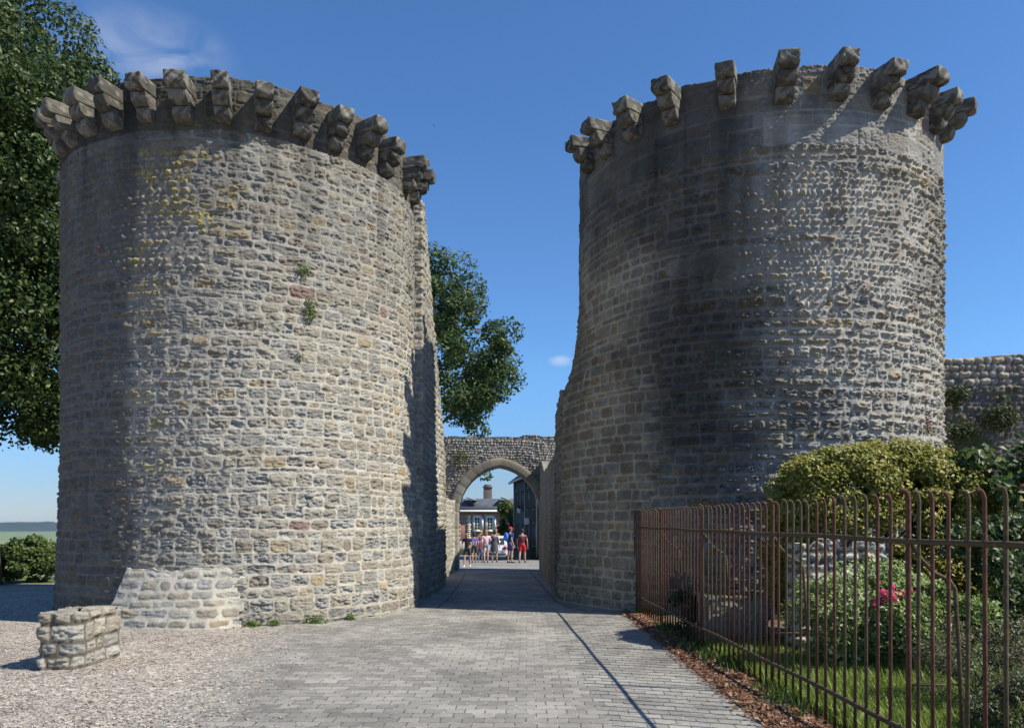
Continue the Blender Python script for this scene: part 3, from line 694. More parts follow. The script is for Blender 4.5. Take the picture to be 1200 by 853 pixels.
# ------------------------------------------------------------------ tubes, leaves, plants
def tube(path, rad, seg=8, wob=0, seed=1):
    path = np.array(path, float); rad = np.broadcast_to(np.asarray(rad, float), (len(path),))
    V = []; n = len(path); up = np.array((0.31, .17, .93))
    tg = np.gradient(path, axis=0); tg /= np.linalg.norm(tg, axis=1)[:, None] + 1e-9
    a = np.cross(tg, up); bad = np.linalg.norm(a, axis=1) < .15; a[bad] = np.cross(tg[bad], (1, 0, 0)); a /= np.linalg.norm(a, axis=1)[:, None]
    for i in range(1, n):
        if a[i] @ a[i - 1] < 0: a[i] = -a[i]
    b = np.cross(tg, a)
    ph = np.linspace(0, 2 * math.pi, seg, endpoint=False)
    V = path[:, None] + rad[:, None, None] * (np.cos(ph)[None, :, None] * a[:, None] + np.sin(ph)[None, :, None] * b[:, None])
    V = V.reshape(-1, 3); idx = np.arange(n * seg).reshape(n, seg); nx = np.roll(idx, -1, 1)
    F = list(np.stack([idx[:-1], nx[:-1], nx[1:], idx[1:]], -1).reshape(-1, 4))
    V = np.concatenate([V, path[:1], path[-1:]]); e0 = n * seg; e1 = e0 + 1
    for k in range(0, seg, 2):
        k1, k2 = (k + 1) % seg, (k + 2) % seg
        F.append(np.array([e0, idx[0, k2], idx[0, k1], idx[0, k]])); F.append(np.array([e1, idx[-1, k], idx[-1, k1], idx[-1, k2]]))
    return V, np.array(F)
def merge(parts):
    Vs, Fs, b = [], [], 0
    for V, F in parts: Vs.append(V); Fs.append(F + b); b += len(V)
    return np.concatenate(Vs), np.concatenate(Fs)
def leaves(C, Nn, size, asp=.55, seed=1, flat=.6, colf=None, droop=.25, up=.35):
    """one folded leaf per centre C (n,3); Nn outward directions"""
    rs = np.random.default_rng(seed); n = len(C)
    nr = Nn * flat + rs.normal(size=(n, 3)) * .55 + np.array((.45, -.5, .75)) * up * 1.25; nr /= np.linalg.norm(nr, axis=1)[:, None]
    t = rs.normal(size=(n, 3)) + np.array((0, 0, -droop)); t -= nr * np.sum(t * nr, 1)[:, None]; t /= np.linalg.norm(t, axis=1)[:, None] + 1e-9
    b = np.cross(nr, t); L = size * rs.uniform(.6, 1.25, n)[:, None]; Wd = L * asp
    p0 = C - t * L * .5; p2 = C + t * L * .5 - nr * L * .12; p1 = C + b * Wd * .5 - t * L * .08 + nr * L * .09; p3 = C - b * Wd * .5 - t * L * .08 + nr * L * .09
    V = np.stack([p0, p1, p2, p3], 1).reshape(-1, 3); F = np.arange(4 * n).reshape(n, 4)
    # two triangles sharing the midrib
    F = np.concatenate([F[:, [0, 1, 2]], F[:, [0, 2, 3]]], 0)
    col = colf(C, rs) if colf is not None else np.tile((.06, .1, .025), (n, 1))
    return V, F, np.repeat(col, 4, 0)
def leafcol(a, b, p=.5, bright=(0.14, .17, .04), pb=.06):
    a = np.array(a); b = np.array(b); bright = np.array(bright)
    def f(C, rs):
        t = rs.beta(1.4, 1.6, len(C)) * .75 + .25 * vnoise(C[:, 0] * 2 + C[:, 2] * 1.3, C[:, 1] * 2 + C[:, 2], 5)
        c = a + (b - a) * t[:, None]; k = rs.random(len(C)) < pb; c[k] = bright * rs.uniform(.8, 1.2, (k.sum(), 1))
        return c * rs.uniform(.8, 1.2, (len(C), 1))
    return f
def clump_points(centres, radii, per, seed, shell=.55, squash=.8):
    rs = np.random.default_rng(seed); out = []; nn = []
    for c, r, k in zip(centres, radii, per):
        d = rs.normal(size=(k, 3)); d /= np.linalg.norm(d, axis=1)[:, None]
        rr = r * (shell + (1 - shell) * rs.random(k) ** .6) * (1 + .25 * (rs.random(k) - .5))
        out.append(c + d * rr[:, None] * np.array((1, 1, squash))); nn.append(d)
    return np.concatenate(out), np.concatenate(nn)
def ellipsoid_clumps(c, rad, n, rc, seed, inner=.45, zcut=-1.0, sq=1.0):
    rs = np.random.default_rng(seed); d = rs.normal(size=(n * 3, 3)); d /= np.linalg.norm(d, axis=1)[:, None]
    d = d[d[:, 2] > zcut][:n]
    if sq != 1: d = np.sign(d) * np.abs(d) ** sq; d /= (np.sum(np.abs(d) ** (2 / sq), 1) ** (sq / 2))[:, None]
    f = inner + (1 - inner) * rs.random(len(d)) ** .5
    return np.array(c) + d * f[:, None] * np.array(rad), rc * rs.uniform(.6, 1.25, len(d))
def limbs(base, top, ends, r0, seed, rend=.02):
    rs = np.random.default_rng(seed); base = np.array(base, float); top = np.array(top, float)
    k = 9; t = np.linspace(0, 1, k)[:, None]
    tr = base + (top - base) * t + np.concatenate([np.zeros((1, 3)), rs.normal(scale=.03 * np.linalg.norm(top - base) ** .6, size=(k - 1, 3))]) * np.array((1, 1, .2))
    parts = [tube(tr, r0 * (1 - .75 * t[:, 0]) * (1 + .35 * np.exp(-t[:, 0] * 14)), 10)]
    for e in ends:
        e = np.array(e, float); f = rs.uniform(.35, .95); i = int(f * (k - 1)); s = tr[i]
        m = (s + e) / 2 + np.array((0, 0, .12)) * np.linalg.norm(e - s) + rs.normal(scale=.08, size=3) * np.linalg.norm(e - s)
        tt = np.linspace(0, 1, 7)[:, None]; p = s * (1 - tt) ** 2 + 2 * m * tt * (1 - tt) + e * tt ** 2
        rb = r0 * (1 - .75 * f) * .5
        parts.append(tube(p, rb + (rend - rb) * tt[:, 0], 6))
    return merge(parts)
def tree(name, label, cat, base, top, centres, radii, per, leaf, colf, r0, seed, group=None, asp=.6, shell=.5, nlimb=22, bark=None):
    root = empty(name, base); tag(root, label, cat, group)
    b = np.array(base, float)
    rs = np.random.default_rng(seed); pick = rs.choice(len(centres), min(nlimb, len(centres)), replace=False)
    V, F = limbs((0, 0, -.05), np.array(top) - b, [centres[i] - b for i in pick], r0, seed)
    link('trunk', np_mesh('trunk', V, F), bark or M_BARK, root, True)
    C, N = clump_points(centres, radii, per, seed + 1, shell)
    C = C[C[:, 2] > base[2] + .03] if len(C) else C; N = N[:len(C)]
    V, F, c = leaves(C - b, N, leaf, asp, seed + 2, colf=colf)
    link('crown', np_mesh('crown', V, F, c), M_LEAF, root)
    return root

# big tree on the left edge
cl, rc = ellipsoid_clumps((-14.55, 21.8, 9.8), (3.9, 4.0, 7.1), 330, 1.0, 501, .2); k_ = cl[:, 2] > 4.3; cl = cl[k_]; rc = rc[k_]
tree('broadleaf_tree', 'huge dark broadleaf tree with drooping foliage behind the sunlit tower', 'tree', (-15.0, 22.2, 0), (-14.6, 22, 12), cl, rc,
     [560] * len(cl), .15, leafcol((.022, .048, .012), (.065, .10, .022), bright=(.12, .15, .04), pb=.04), .42, 502)
# tree behind the passage
cl, rc = ellipsoid_clumps((-5.0, 46, 11.5), (6.0, 4.6, 6.1), 175, .95, 511, .35, -.75)
keep = ~((cl[:, 0] > -2.4) & (cl[:, 2] > 14.0)); cl = cl[keep]; rc = rc[keep]
cl = np.concatenate([cl, [(-1.5, 43.5, 4.4), (-1.98, 43.5, 4.62), (-1.2, 43.4, 4.85)]]); rc = np.concatenate([rc, [.42, .35, .25]])
per = [270] * len(cl); per[-3:] = [45, 30, 14]
tree('broadleaf_tree', 'tall airy broadleaf tree rising behind the gateway wall against blue sky', 'tree', (-5.6, 46, float(terrain(-5, 46))), (-5.1, 46, 13), cl, rc,
     per, .26, leafcol((.028, .06, .016), (.075, .115, .03), bright=(.12, .16, .04), pb=.05), .4, 512, asp=.5)
# slim street tree by the house
cl, rc = ellipsoid_clumps((-.15, 62, 2.0), (.85, .8, 2.2), 40, .4, 521, .4)
tree('street_tree', 'slim yellow-green tree between the brick house and the dark building', 'tree', (-.1, 62, float(terrain(0, 62))), (-.15, 62, 2.8), cl, rc,
     [120] * len(cl), .2, leafcol((.05, .09, .015), (.16, .19, .03)), .08, 522)

def bush(name, label, cat, c, rad, n, rc, per, leaf, colf, seed, group=None, asp=.6, shell=.5, zcut=-.6, stem=.02, inner=.5, sq=1.0):
    z0 = c[2]
    cl, rr = ellipsoid_clumps((c[0], c[1], z0 + rad[2] * .55), (rad[0], rad[1], rad[2] * .5), n, rc, seed, inner, zcut, sq)
    cl[:, 2] = np.maximum(cl[:, 2], z0 + rc * .4)
    root = empty(name, c); tag(root, label, cat, group)
    b = np.array(c, float)
    rs = np.random.default_rng(seed + 3); pick = rs.choice(len(cl), min(9, len(cl)), replace=False)
    V, F = limbs((0, 0, -.03), (0, 0, rad[2] * .5), [cl[i] - b for i in pick], stem, seed, stem * .3)
    link('stems', np_mesh('stems', V, F), M_BARK, root, True)
    C, N = clump_points(cl, rr, [per] * len(cl), seed + 1, shell)
    m = C[:, 2] > z0 + .02; C = C[m]; N = N[m]
    V, F, cc = leaves(C - b, N, leaf, asp, seed + 2, colf=colf, up=.75)
    link('foliage', np_mesh('foliage', V, F, cc), M_LEAF, root)
    return root
# shrubs at the hilltop edge, left
bush('round_shrub', 'round green shrub at the edge of the hilltop beside the tower', 'shrub', (-14.35, 23.3, -.05), (.78, .7, 1.3), 60, .24, 170, .10, leafcol((.05, .085, .02), (.10, .145, .035)), 601, zcut=-1, inner=.2)
bush('round_shrub', 'small pale shrub half cut off by the left picture edge', 'shrub', (-15.3, 23.6, -.05), (.45, .45, .85), 24, .2, 130, .09, leafcol((.06, .09, .03), (.12, .15, .05)), 611, zcut=-1, inner=.2)

# ------------------------------------------------------------------ garden behind the fence
FA = np.array((2.38, 15.7)); FB = np.array((2.72, 3.9))
def fx(y): return FA[0] + (FB[0] - FA[0]) * (FA[1] - y) / (FA[1] - FB[1])
def mat_soil():
    m, t, p, o = new_mat('garden_soil'); N = t.nodes.new; L = t.links.new
    g = N('ShaderNodeNewGeometry'); n = N('ShaderNodeTexNoise'); n.inputs['Scale'].default_value = 6; n.inputs['Detail'].default_value = 9; L(g.outputs['Position'], n.inputs['Vector'])
    cr = N('ShaderNodeValToRGB'); e = cr.color_ramp.elements; e[0].position = .35; e[0].color = (.06, .04, .025, 1); e[1].position = .7; e[1].color = (.19, .13, .08, 1)
    L(n.outputs['Fac'], cr.inputs[0]); L(cr.outputs[0], p.inputs['Base Color']); p.inputs['Roughness'].default_value = 1
    b = N('ShaderNodeBump'); b.inputs['Strength'].default_value = 1; b.inputs['Distance'].default_value = .03; L(n.outputs['Fac'], b.inputs['Height']); L(b.outputs[0], p.inputs['Normal'])
    return m
def soil_z(X, Y):
    return .012 + .05 * fbm(X * 2.2, Y * 2.2, 700, 3) * sst(2.15, 2.6, X + .12 * (fbm(X * 0 + 3, Y * 1.4, 701, 2) - .5)) + .0 * Y
tag(sheet('garden_ground', np.concatenate([np.arange(2.12, 4.6, .06), np.arange(4.6, 18, .5)]), np.arange(2.5, 15.8, .08), soil_z, mat_soil()), kind='structure')

# grass and weeds, fallen leaves
def blades(n, seed, xf, h, w, colf, name, label=None):
    rs = np.random.default_rng(seed); x, y = xf(rs, n); n = len(x); z = soil_z(x, y)
    a = rs.uniform(0, 6.283, n); lean = rs.uniform(.1, .7, n); hh = h * rs.uniform(.4, 1.3, n)
    dx, dy = np.cos(a), np.sin(a); bx, by = -dy * w / 2, dx * w / 2
    p = np.stack([x, y, z], 1)
    def off(f, g): return np.stack([dx * lean * hh * f, dy * lean * hh * f, hh * g], 1)
    B = np.stack([bx, by, 0 * bx], 1)
    m = p + off(.35, .6)
    V = np.stack([p - B, p + B, m + B * .7, m - B * .7, p + off(1, .95)], 1).reshape(-1, 3)
    i = np.arange(n)[:, None] * 5
    F = np.concatenate([i + [0, 1, 2], i + [0, 2, 3], i + [3, 2, 4]]).astype(int)
    c = np.repeat(colf(p, rs), 5, 0)
    o = link(name, np_mesh(name, V, F, c), M_LEAF)
    return tag(o, kind='stuff')
def grass_xy(rs, n):
    y = 4.6 + 6.4 * rs.random(n); x = fx(y) + .03 + 1.9 * rs.random(n) ** 1.15
    return x, y
blades(30000, 711, grass_xy, .15, .012, leafcol((.13, .20, .03), (.24, .31, .06)), 'grass')
def lawn_xy(rs, n):
    return 4.6 + 11 * rs.random(n) ** 1.1, 3.0 + 12.5 * rs.random(n)
blades(26000, 713, lawn_xy, .15, .03, leafcol((.08, .12, .025), (.17, .21, .05)), 'lawn')
def weed_xy(rs, n):
    y = 4.5 + 11 * rs.random(n); k = fbm(y * 2.3, y * 0, 9, 2) > .42; y = y[k]; x = fx(y) + .02 + .2 * rs.normal(size=len(y)) * .6
    k = x > 2.2
    return x[k], y[k]
blades(2600, 712, weed_xy, .13, .022, leafcol((.055, .10, .02), (.12, .17, .04)), 'weeds')
rs = np.random.default_rng(720); nL = 11000
ly = 5 + 10 * rs.random(nL); lx = 2.22 + .28 * rs.random(nL) + .09 * rs.normal(size=nL); kk = (lx > 2.02) & (fbm(lx * 2, ly * 2, 3, 2) > .28); lx = lx[kk]; ly = ly[kk]
Cc = np.stack([lx, ly, soil_z(lx, ly) + .012 + .02 * rs.random(len(lx))], 1)
V, F, c = leaves(Cc, np.tile((0, 0, 1.0), (len(Cc), 1)), .06, .62, 721, flat=1.2, colf=leafcol((.12, .06, .034), (.31, .17, .095), bright=(.48, .35, .24), pb=.12), droop=0)
tag(link('fallen_leaves', np_mesh('fallen_leaves', V, F, c), M_PETAL), kind='stuff')

def loose_stones():
    rs = np.random.default_rng(730); n = 9000
    y = 6.2 + 7.5 * rs.random(n) ** 1.6; x = -.65 * y - .3 + rs.random(n) * (.65 * y + .3 - .25 * y + .2)
    edge = -1.55 - .156 * y + .5 * rs.normal(size=n); k = (x < edge) & (np.hypot(x - TL['c'][0], y - TL['c'][1]) > 3.65) & ~((x > -5.6) & (x < -5.0) & (y > 9.1) & (y < 10.2)); x, y = x[k], y[k]; n = len(x)
    base = np.array([(1, 0, 0), (0, 1, 0), (-1, 0, 0), (0, -1, 0), (0, 0, .8), (0, 0, -.6)]); F0 = np.array([(0, 1, 4), (1, 2, 4), (2, 3, 4), (3, 0, 4), (1, 0, 5), (2, 1, 5), (3, 2, 5), (0, 3, 5)])
    s = .006 + .013 * rs.random(n) ** 2.5; a = rs.uniform(0, 6.3, n); B = base[None] * (1 + .35 * rs.normal(size=(n, 6, 1))) * s[:, None, None] * np.array((1, .75, .7))
    ca, sa = np.cos(a)[:, None], np.sin(a)[:, None]
    V = np.stack([B[..., 0] * ca - B[..., 1] * sa + x[:, None], B[..., 0] * sa + B[..., 1] * ca + y[:, None], B[..., 2] + .008 + s[:, None] * .3], -1).reshape(-1, 3)
    F = (F0[None] + np.arange(n)[:, None, None] * 6).reshape(-1, 3)
    t = rs.random((n, 1)); c = np.array((.16, .13, .11)) * (1 - t) + np.array((.50, .45, .39)) * t
    tag(link('loose_gravel', np_mesh('loose_gravel', V, F, np.repeat(c, 6, 0)), M_STONE), kind='stuff')
loose_stones()

# clipped hedge, roses, shrubs
bush('clipped_bush', 'broad rounded olive-green bush in front of the tower behind the fence', 'bush', (5.2, 11.2, .03), (1.42, 1.05, 2.6), 760, .19, 190, .064,
     leafcol((.12, .14, .022), (.34, .33, .06), bright=(.36, .30, .11), pb=.14), 801, zcut=-.9, stem=.05, inner=.86, sq=.68)
bush('leafy_shrub', 'tall dark shrub with large leaves beside the rounded bush', 'shrub', (6.6, 10.6, .03), (.95, .9, 2.85), 38, .32, 70, .15, leafcol((.03, .065, .015), (.075, .12, .03), bright=(.16, .17, .05), pb=.1), 811, zcut=-.9, stem=.04)
bush('leafy_shrub', 'dark shrub in the shade behind the curved fence stay', 'shrub', (5.9, 9.3, .03), (.75, .6, 1.75), 34, .28, 120, .09, leafcol((.02, .045, .012), (.055, .09, .022)), 821, zcut=-.9, stem=.03)
rose = bush('rose_bush', 'green rose bush bearing one cluster of bright pink blooms behind the bars', 'rose bush', (4.05, 8.95, .03), (.80, .55, 1.16), 70, .21, 190, .06,
            leafcol((.12, .19, .045), (.26, .33, .10), bright=(.42, .46, .24), pb=.16), 831, zcut=-.9)
bush('rose_bush', 'low leafy bush beside the pink roses nearer the fence corner post', 'bush', (4.72, 8.5, .03), (.5, .5, .95), 26, .18, 140, .06, leafcol((.08, .15, .035), (.18, .25, .06)), 841, zcut=-.9)
bush('heather_bush', 'low grey-brown heather-like bush at the foot of the curved stay', 'bush', (4.2, 7.05, .03), (.55, .5, .85), 26, .17, 240, .03, leafcol((.06, .07, .035), (.13, .12, .06)), 851, zcut=-.9)
bush('heather_bush', 'dark low bush at the lower right corner behind the last bars', 'bush', (3.95, 6.1, .03), (.45, .35, .45), 24, .17, 240, .03, leafcol((.035, .05, .02), (.09, .09, .045)), 861, zcut=-.9)
bush('fence_shrub', 'small dark evergreen tangled in the far end of the fence', 'shrub', (2.62, 11.7, .02), (.22, .3, .85), 14, .14, 130, .05, leafcol((.012, .03, .01), (.035, .06, .018)), 871, zcut=-.9)
# pink blooms
def blooms():
    rs = np.random.default_rng(880); c0 = np.array(px2(1042, 699, 8.5)) - np.array((4.05, 8.95, .03))
    Vs, Fs, Cs, b = [], [], [], 0
    for k in range(21):
        c = c0 + rs.normal(scale=(.095, .06, .075), size=3); npet = 16
        d = rs.normal(size=(npet, 3)); d /= np.linalg.norm(d, axis=1)[:, None]
        V, F, cc = leaves(c + d * .022, d, .042, .85, 881 + k, flat=1.4, colf=leafcol((.62, .04, .16), (.85, .12, .32), bright=(.9, .4, .5), pb=.1))
        link('bloom', np_mesh('bloom', V, F, cc), M_PETAL, rose)['label'] = 'bright pink rose bloom'
blooms()
# rubble wall, mossy ledge
wall('rubble_wall', [(3.62, 9.9), (4.85, 10.1), (4.8, 10.4), (3.6, 10.25)], [.014, .04, .06, .06], lambda p: (min(max(p[0], 3.8), 4.65), 10.15),
     lambda P, u: 1.48 + .22 * (np.floor(vnoise(P[:, 0] * 4, P[:, 0] * 0, 131) * 4) / 4 - .3), .014,
     simple_style(132, (.10, .09, .075), 1.35, ch=.15, sw=.22, depth=.09, rough=.04, mortar=.02, rnd=.045), 'low pale dry-stone wall below the rounded bush')
def ledge_style(U, Z, X, Y):
    H, s, r = masonry(U, Z, 141, ch=.3, sw=.5, mortar=.01, depth=.04, rough=.02)
    c = stonecol(r, U, Z, 141) * .6
    w = fbm(U * 4, Z * 4, 142, 3)
    return H, c
o = wall('stone_ledge', [(2.62, 10.55), (3.45, 10.6), (3.4, 11.05), (2.6, 11.0)], [.02, .04, .06, .06], lambda p: (min(max(p[0], 2.82), 3.25), 10.8),
         lambda P, u: .74 + .04 * (fbm(P[:, 0] * 5, P[:, 1] * 5, 143, 2) - .5), .02, ledge_style, 'long low mossy stone ledge between fence and tower', 'stone ledge')
def moss(root_o, pts_n, seed, box, z):
    rs = np.random.default_rng(seed); x = rs.uniform(box[0], box[1], pts_n); y = box[2] + (x - box[0]) * box[4] + rs.uniform(0, box[3], pts_n)
    C = np.stack([x, y, z + .012 * rs.random(pts_n)], 1)
    V, F, c = leaves(C, np.tile((0, 0, 1.0), (pts_n, 1)), .035, .7, seed, flat=1.0, colf=leafcol((.11, .11, .03), (.25, .23, .08)))
    m = link('moss', np_mesh('moss', V, F, c), M_LEAF, root_o); m['kind'] = 'stuff'
moss(o, 2600, 144, (2.62, 3.42, 10.55, .44, .06), .735)

# tufts growing out of the masonry and at the tower foot
def tuft(name, label, cat, p, size, n, colf, seed, leaf=.045, group=None):
    C, N = clump_points(np.array([(0, 0, 0.0)]), [1.0], [n], seed, .1); C = C * np.array(size)
    V, F, c = leaves(C, N, leaf, .4, seed + 1, colf=colf, droop=.6)
    o = link(name, np_mesh(name, V, F, c), M_LEAF); o.location = p
    return tag(o, label, cat, group)
def on_tower(T, px, py, out=.03):
    th, t = theta_px(T, px, out); return px2(px, py, t)
G1 = leafcol((.06, .08, .02), (.14, .15, .05), bright=(.2, .17, .08), pb=.15); G2 = leafcol((.07, .13, .025), (.15, .21, .05))
tuft('wall_plant', 'upper small plant growing out of the sunlit tower wall', 'plant', on_tower(TL, 356, 318), (.16, .12, .17), 260, G2, 901, group='plants rooted in the tower walls')
tuft('wall_plant', 'longer green plant hanging from the sunlit tower wall under the other', 'plant', on_tower(TL, 363, 364), (.14, .12, .32), 420, G2, 903, group='plants rooted in the tower walls')
tuft('wall_plant', 'dry tuft on the tower wall near the wall stub', 'plant', on_tower(TL, 480, 338, .02), (.07, .08, .22), 120, G1, 905, group='plants rooted in the tower walls')
tuft('wall_plant', 'tiny dark tuft low on the sunlit tower wall', 'plant', on_tower(TL, 351, 419), (.05, .06, .13), 60, G1, 907, group='plants rooted in the tower walls')
tuft('wall_plant', 'red-flowered plant on the fenced tower just above the bush', 'plant', on_tower(TR, 1088, 496), (.06, .08, .26), 150, leafcol((.10, .03, .02), (.22, .06, .05)), 909, group='plants rooted in the tower walls')
tuft('wall_plant', 'small green tuft low on the fenced tower', 'plant', on_tower(TR, 950, 508), (.07, .07, .12), 60, G2, 911, group='plants rooted in the tower walls')
for k, (px, py, sx, lb) in enumerate([(296, 736, .16, 'low green weed on the gravel beside the repaired patch'), (322, 732, .12, 'smallest weed between its two green neighbours at the tower foot'),
                                       (368, 726, .26, 'widest green weed clump at the sunlit tower foot'), (412, 721, .1, 'thin dry weed at the tower foot nearest the passage')]):
    p = px2(px, HZ, theta_px(TL, px, .20)[1]); p.z = .05
    tuft('weed', lb, 'weed', p, (sx, .14, .09), int(900 * sx), G2, 921 + 3 * k, .06, 'weeds at the tower foot')
p = px2(555, 535, 29.1); 
tuft('ivy', 'green ivy hanging on the gateway wall at the haunch of the arch', 'ivy', px2(539, 536, 29.0), (.34, .12, .4), 500, G1, 941, .06)
for k, (px, py, s, lb) in enumerate([(1122, 462, .33, 'dark ivy clump under the cobbles next to the tower'), (1172, 490, .5, 'larger ivy clump on the dark rampart wall'), (1128, 505, .4, 'ivy clump low in the corner of rampart and tower')]):
    tuft('ivy', lb, 'ivy', px2(px, py, 18.45), (s, .18, s * .9), int(1500 * s), leafcol((.02, .04, .012), (.08, .10, .03)), 951 + 3 * k, .09, 'ivy on the rampart')

# ------------------------------------------------------------------ iron fence
M_RUST = mat_plain('rusty_iron', (.115, .058, .040), .92, .1, .6, 30, .12, .6)
M_RUST2 = mat_plain('old_rust', (.10, .075, .045), .92, .1, .65, 34, .12, .6)
def fence():
    root = empty('iron_fence', (FA[0], FA[1], 0)); tag(root, 'long rusty iron fence of tall bars with hooked tops along the road', 'fence')
    d = FB - FA; L = np.linalg.norm(d); d = d / L; nrm_ = np.array((d[1], -d[0]))            # towards the road
    if nrm_[0] > 0: nrm_ = -nrm_
    rs = np.random.default_rng(31)
    def W_(s, o=0.0, z=0.0): return np.array((d[0] * s + nrm_[0] * o, d[1] * s + nrm_[1] * o, z))
    def bar(name, s, r, mat, hook=.06, top=1.97):
        tp = top - .07 * s / L * .9 + rs.normal() * .006; lx_ = rs.normal() * .013
        pts = [W_(s, 0, .03), W_(s + lx_ * .5, 0, 1.0), W_(s + lx_, 0, tp - .07)]
        for a in np.linspace(.35, math.pi * .72, 6): pts.append(W_(s + lx_, hook * .5 * (1 - math.cos(a)), tp - .07 + .07 * math.sin(a) * 1.0))
        V, F = tube(pts, [r] * 3 + list(np.linspace(r, r * .8, 6)), 7)
        link(name, np_mesh(name, V, F), mat, root, True)
    sp = .178; n = int(L / sp); ps = [2.7, 5.27, 7.83, 10.39]
    for i in range(1, n + 1):
        s = i * sp
        if min(abs(s - q) for q in ps) < .095: continue
        bar('bar', s, .0128, M_RUST if rs.random() < .6 else M_RUST2)
    for s in ps: bar('post', s, .0185, M_RUST, .07, 2.0)
    # end post by the tower
    V, F = tube([W_(0, 0, 0), W_(0, 0, 1.0), W_(0, 0, 2.02)], .055, 10); link('end_post', np_mesh('end_post', V, F), M_RUST, root, True)
    for z0, z1, r, nm in ((1.665, 1.585, .020, 'rail'), (.335, .305, .022, 'rail')):
        pts = [W_(s, 0, z0 + (z1 - z0) * s / L + .006 * math.sin(s * 2.3)) for s in np.linspace(0, L, 26)]
        V, F = tube(pts, r, 6); link(nm, np_mesh(nm, V, F), M_RUST2, root, True)
    for s in ps:
        zt = 1.6
        pts = [W_(s, -.02, zt - .02), W_(s + .01, -.07, zt - .12), W_(s + .02, -.16, zt - .22), W_(s + .03, -.26, zt - .27), W_(s + .03, -.30, zt - .33), W_(s + .02, -.33, .9), W_(s, -.38, .03)]
        V, F = tube(pts, .015, 6); link('stay', np_mesh('stay', V, F), M_RUST2, root, True)
        V, F = tube([W_(s, 0, .62), W_(s, -.36, .62)], .009, 6); link('stay_bar', np_mesh('stay_bar', V, F), M_RUST2, root, True)
fence()

# ------------------------------------------------------------------ road joints and plates
M_TAR = mat_plain('tar', (.018, .017, .017), .7, noise=.4, scale=20); M_PLATE = mat_plain('pale_plate', (.5, .49, .46), .7)
def ribbon(name, pix, w, mat, z=.011):
    pts = [gnd(*p) for p in pix]; P = []
    for a, b in zip(pts[:-1], pts[1:]):
        for f in np.linspace(0, 1, 12, endpoint=False): P.append(a.lerp(b, f))
    P.append(pts[-1]); P = np.array([tuple(p) for p in P]); P[:, 0] += .03 * (fbm(P[:, 1] * 2.5, P[:, 1] * 0, 61, 3) - .5)
    t = np.gradient(P[:, :2], axis=0); t /= np.linalg.norm(t, axis=1)[:, None]; nn = np.stack([t[:, 1], -t[:, 0]], 1)
    ww = w * (.7 + .6 * vnoise(P[:, 1] * 9, P[:, 1] * 0, 62))[:, None]
    A = np.concatenate([P[:, :2] - nn * ww / 2, np.full((len(P), 1), z)], 1); B = np.concatenate([P[:, :2] + nn * ww / 2, np.full((len(P), 1), z)], 1)
    n = len(P); V = np.concatenate([A, B]); i = np.arange(n - 1); F = np.stack([i, i + n, i + n + 1, i + 1], 1)
    return tag(link(name, np_mesh(name, V, F), mat), kind='structure')
ribbon('road_joint', [(621, 670), (639, 691), (652, 705), (668, 713), (700, 717), (735, 719)], .030, M_TAR)
ribbon('road_joint', [(546, 671), (538, 685), (524, 704), (512, 712)], .03, M_TAR)
for a, b in (((537, 703.5), (552, 703)), ((622, 702), (638, 702.5))):
    p = gnd(*a); q = gnd(*b)
    V = np.array([(p.x, p.y - .05, .012), (q.x, q.y - .05, .012), (q.x, q.y + .06, .012), (p.x, p.y + .06, .012)])
    tag(link('road_marking', np_mesh('road_marking', V, np.array([[0, 1, 2, 3]])), M_PLATE), kind='structure')

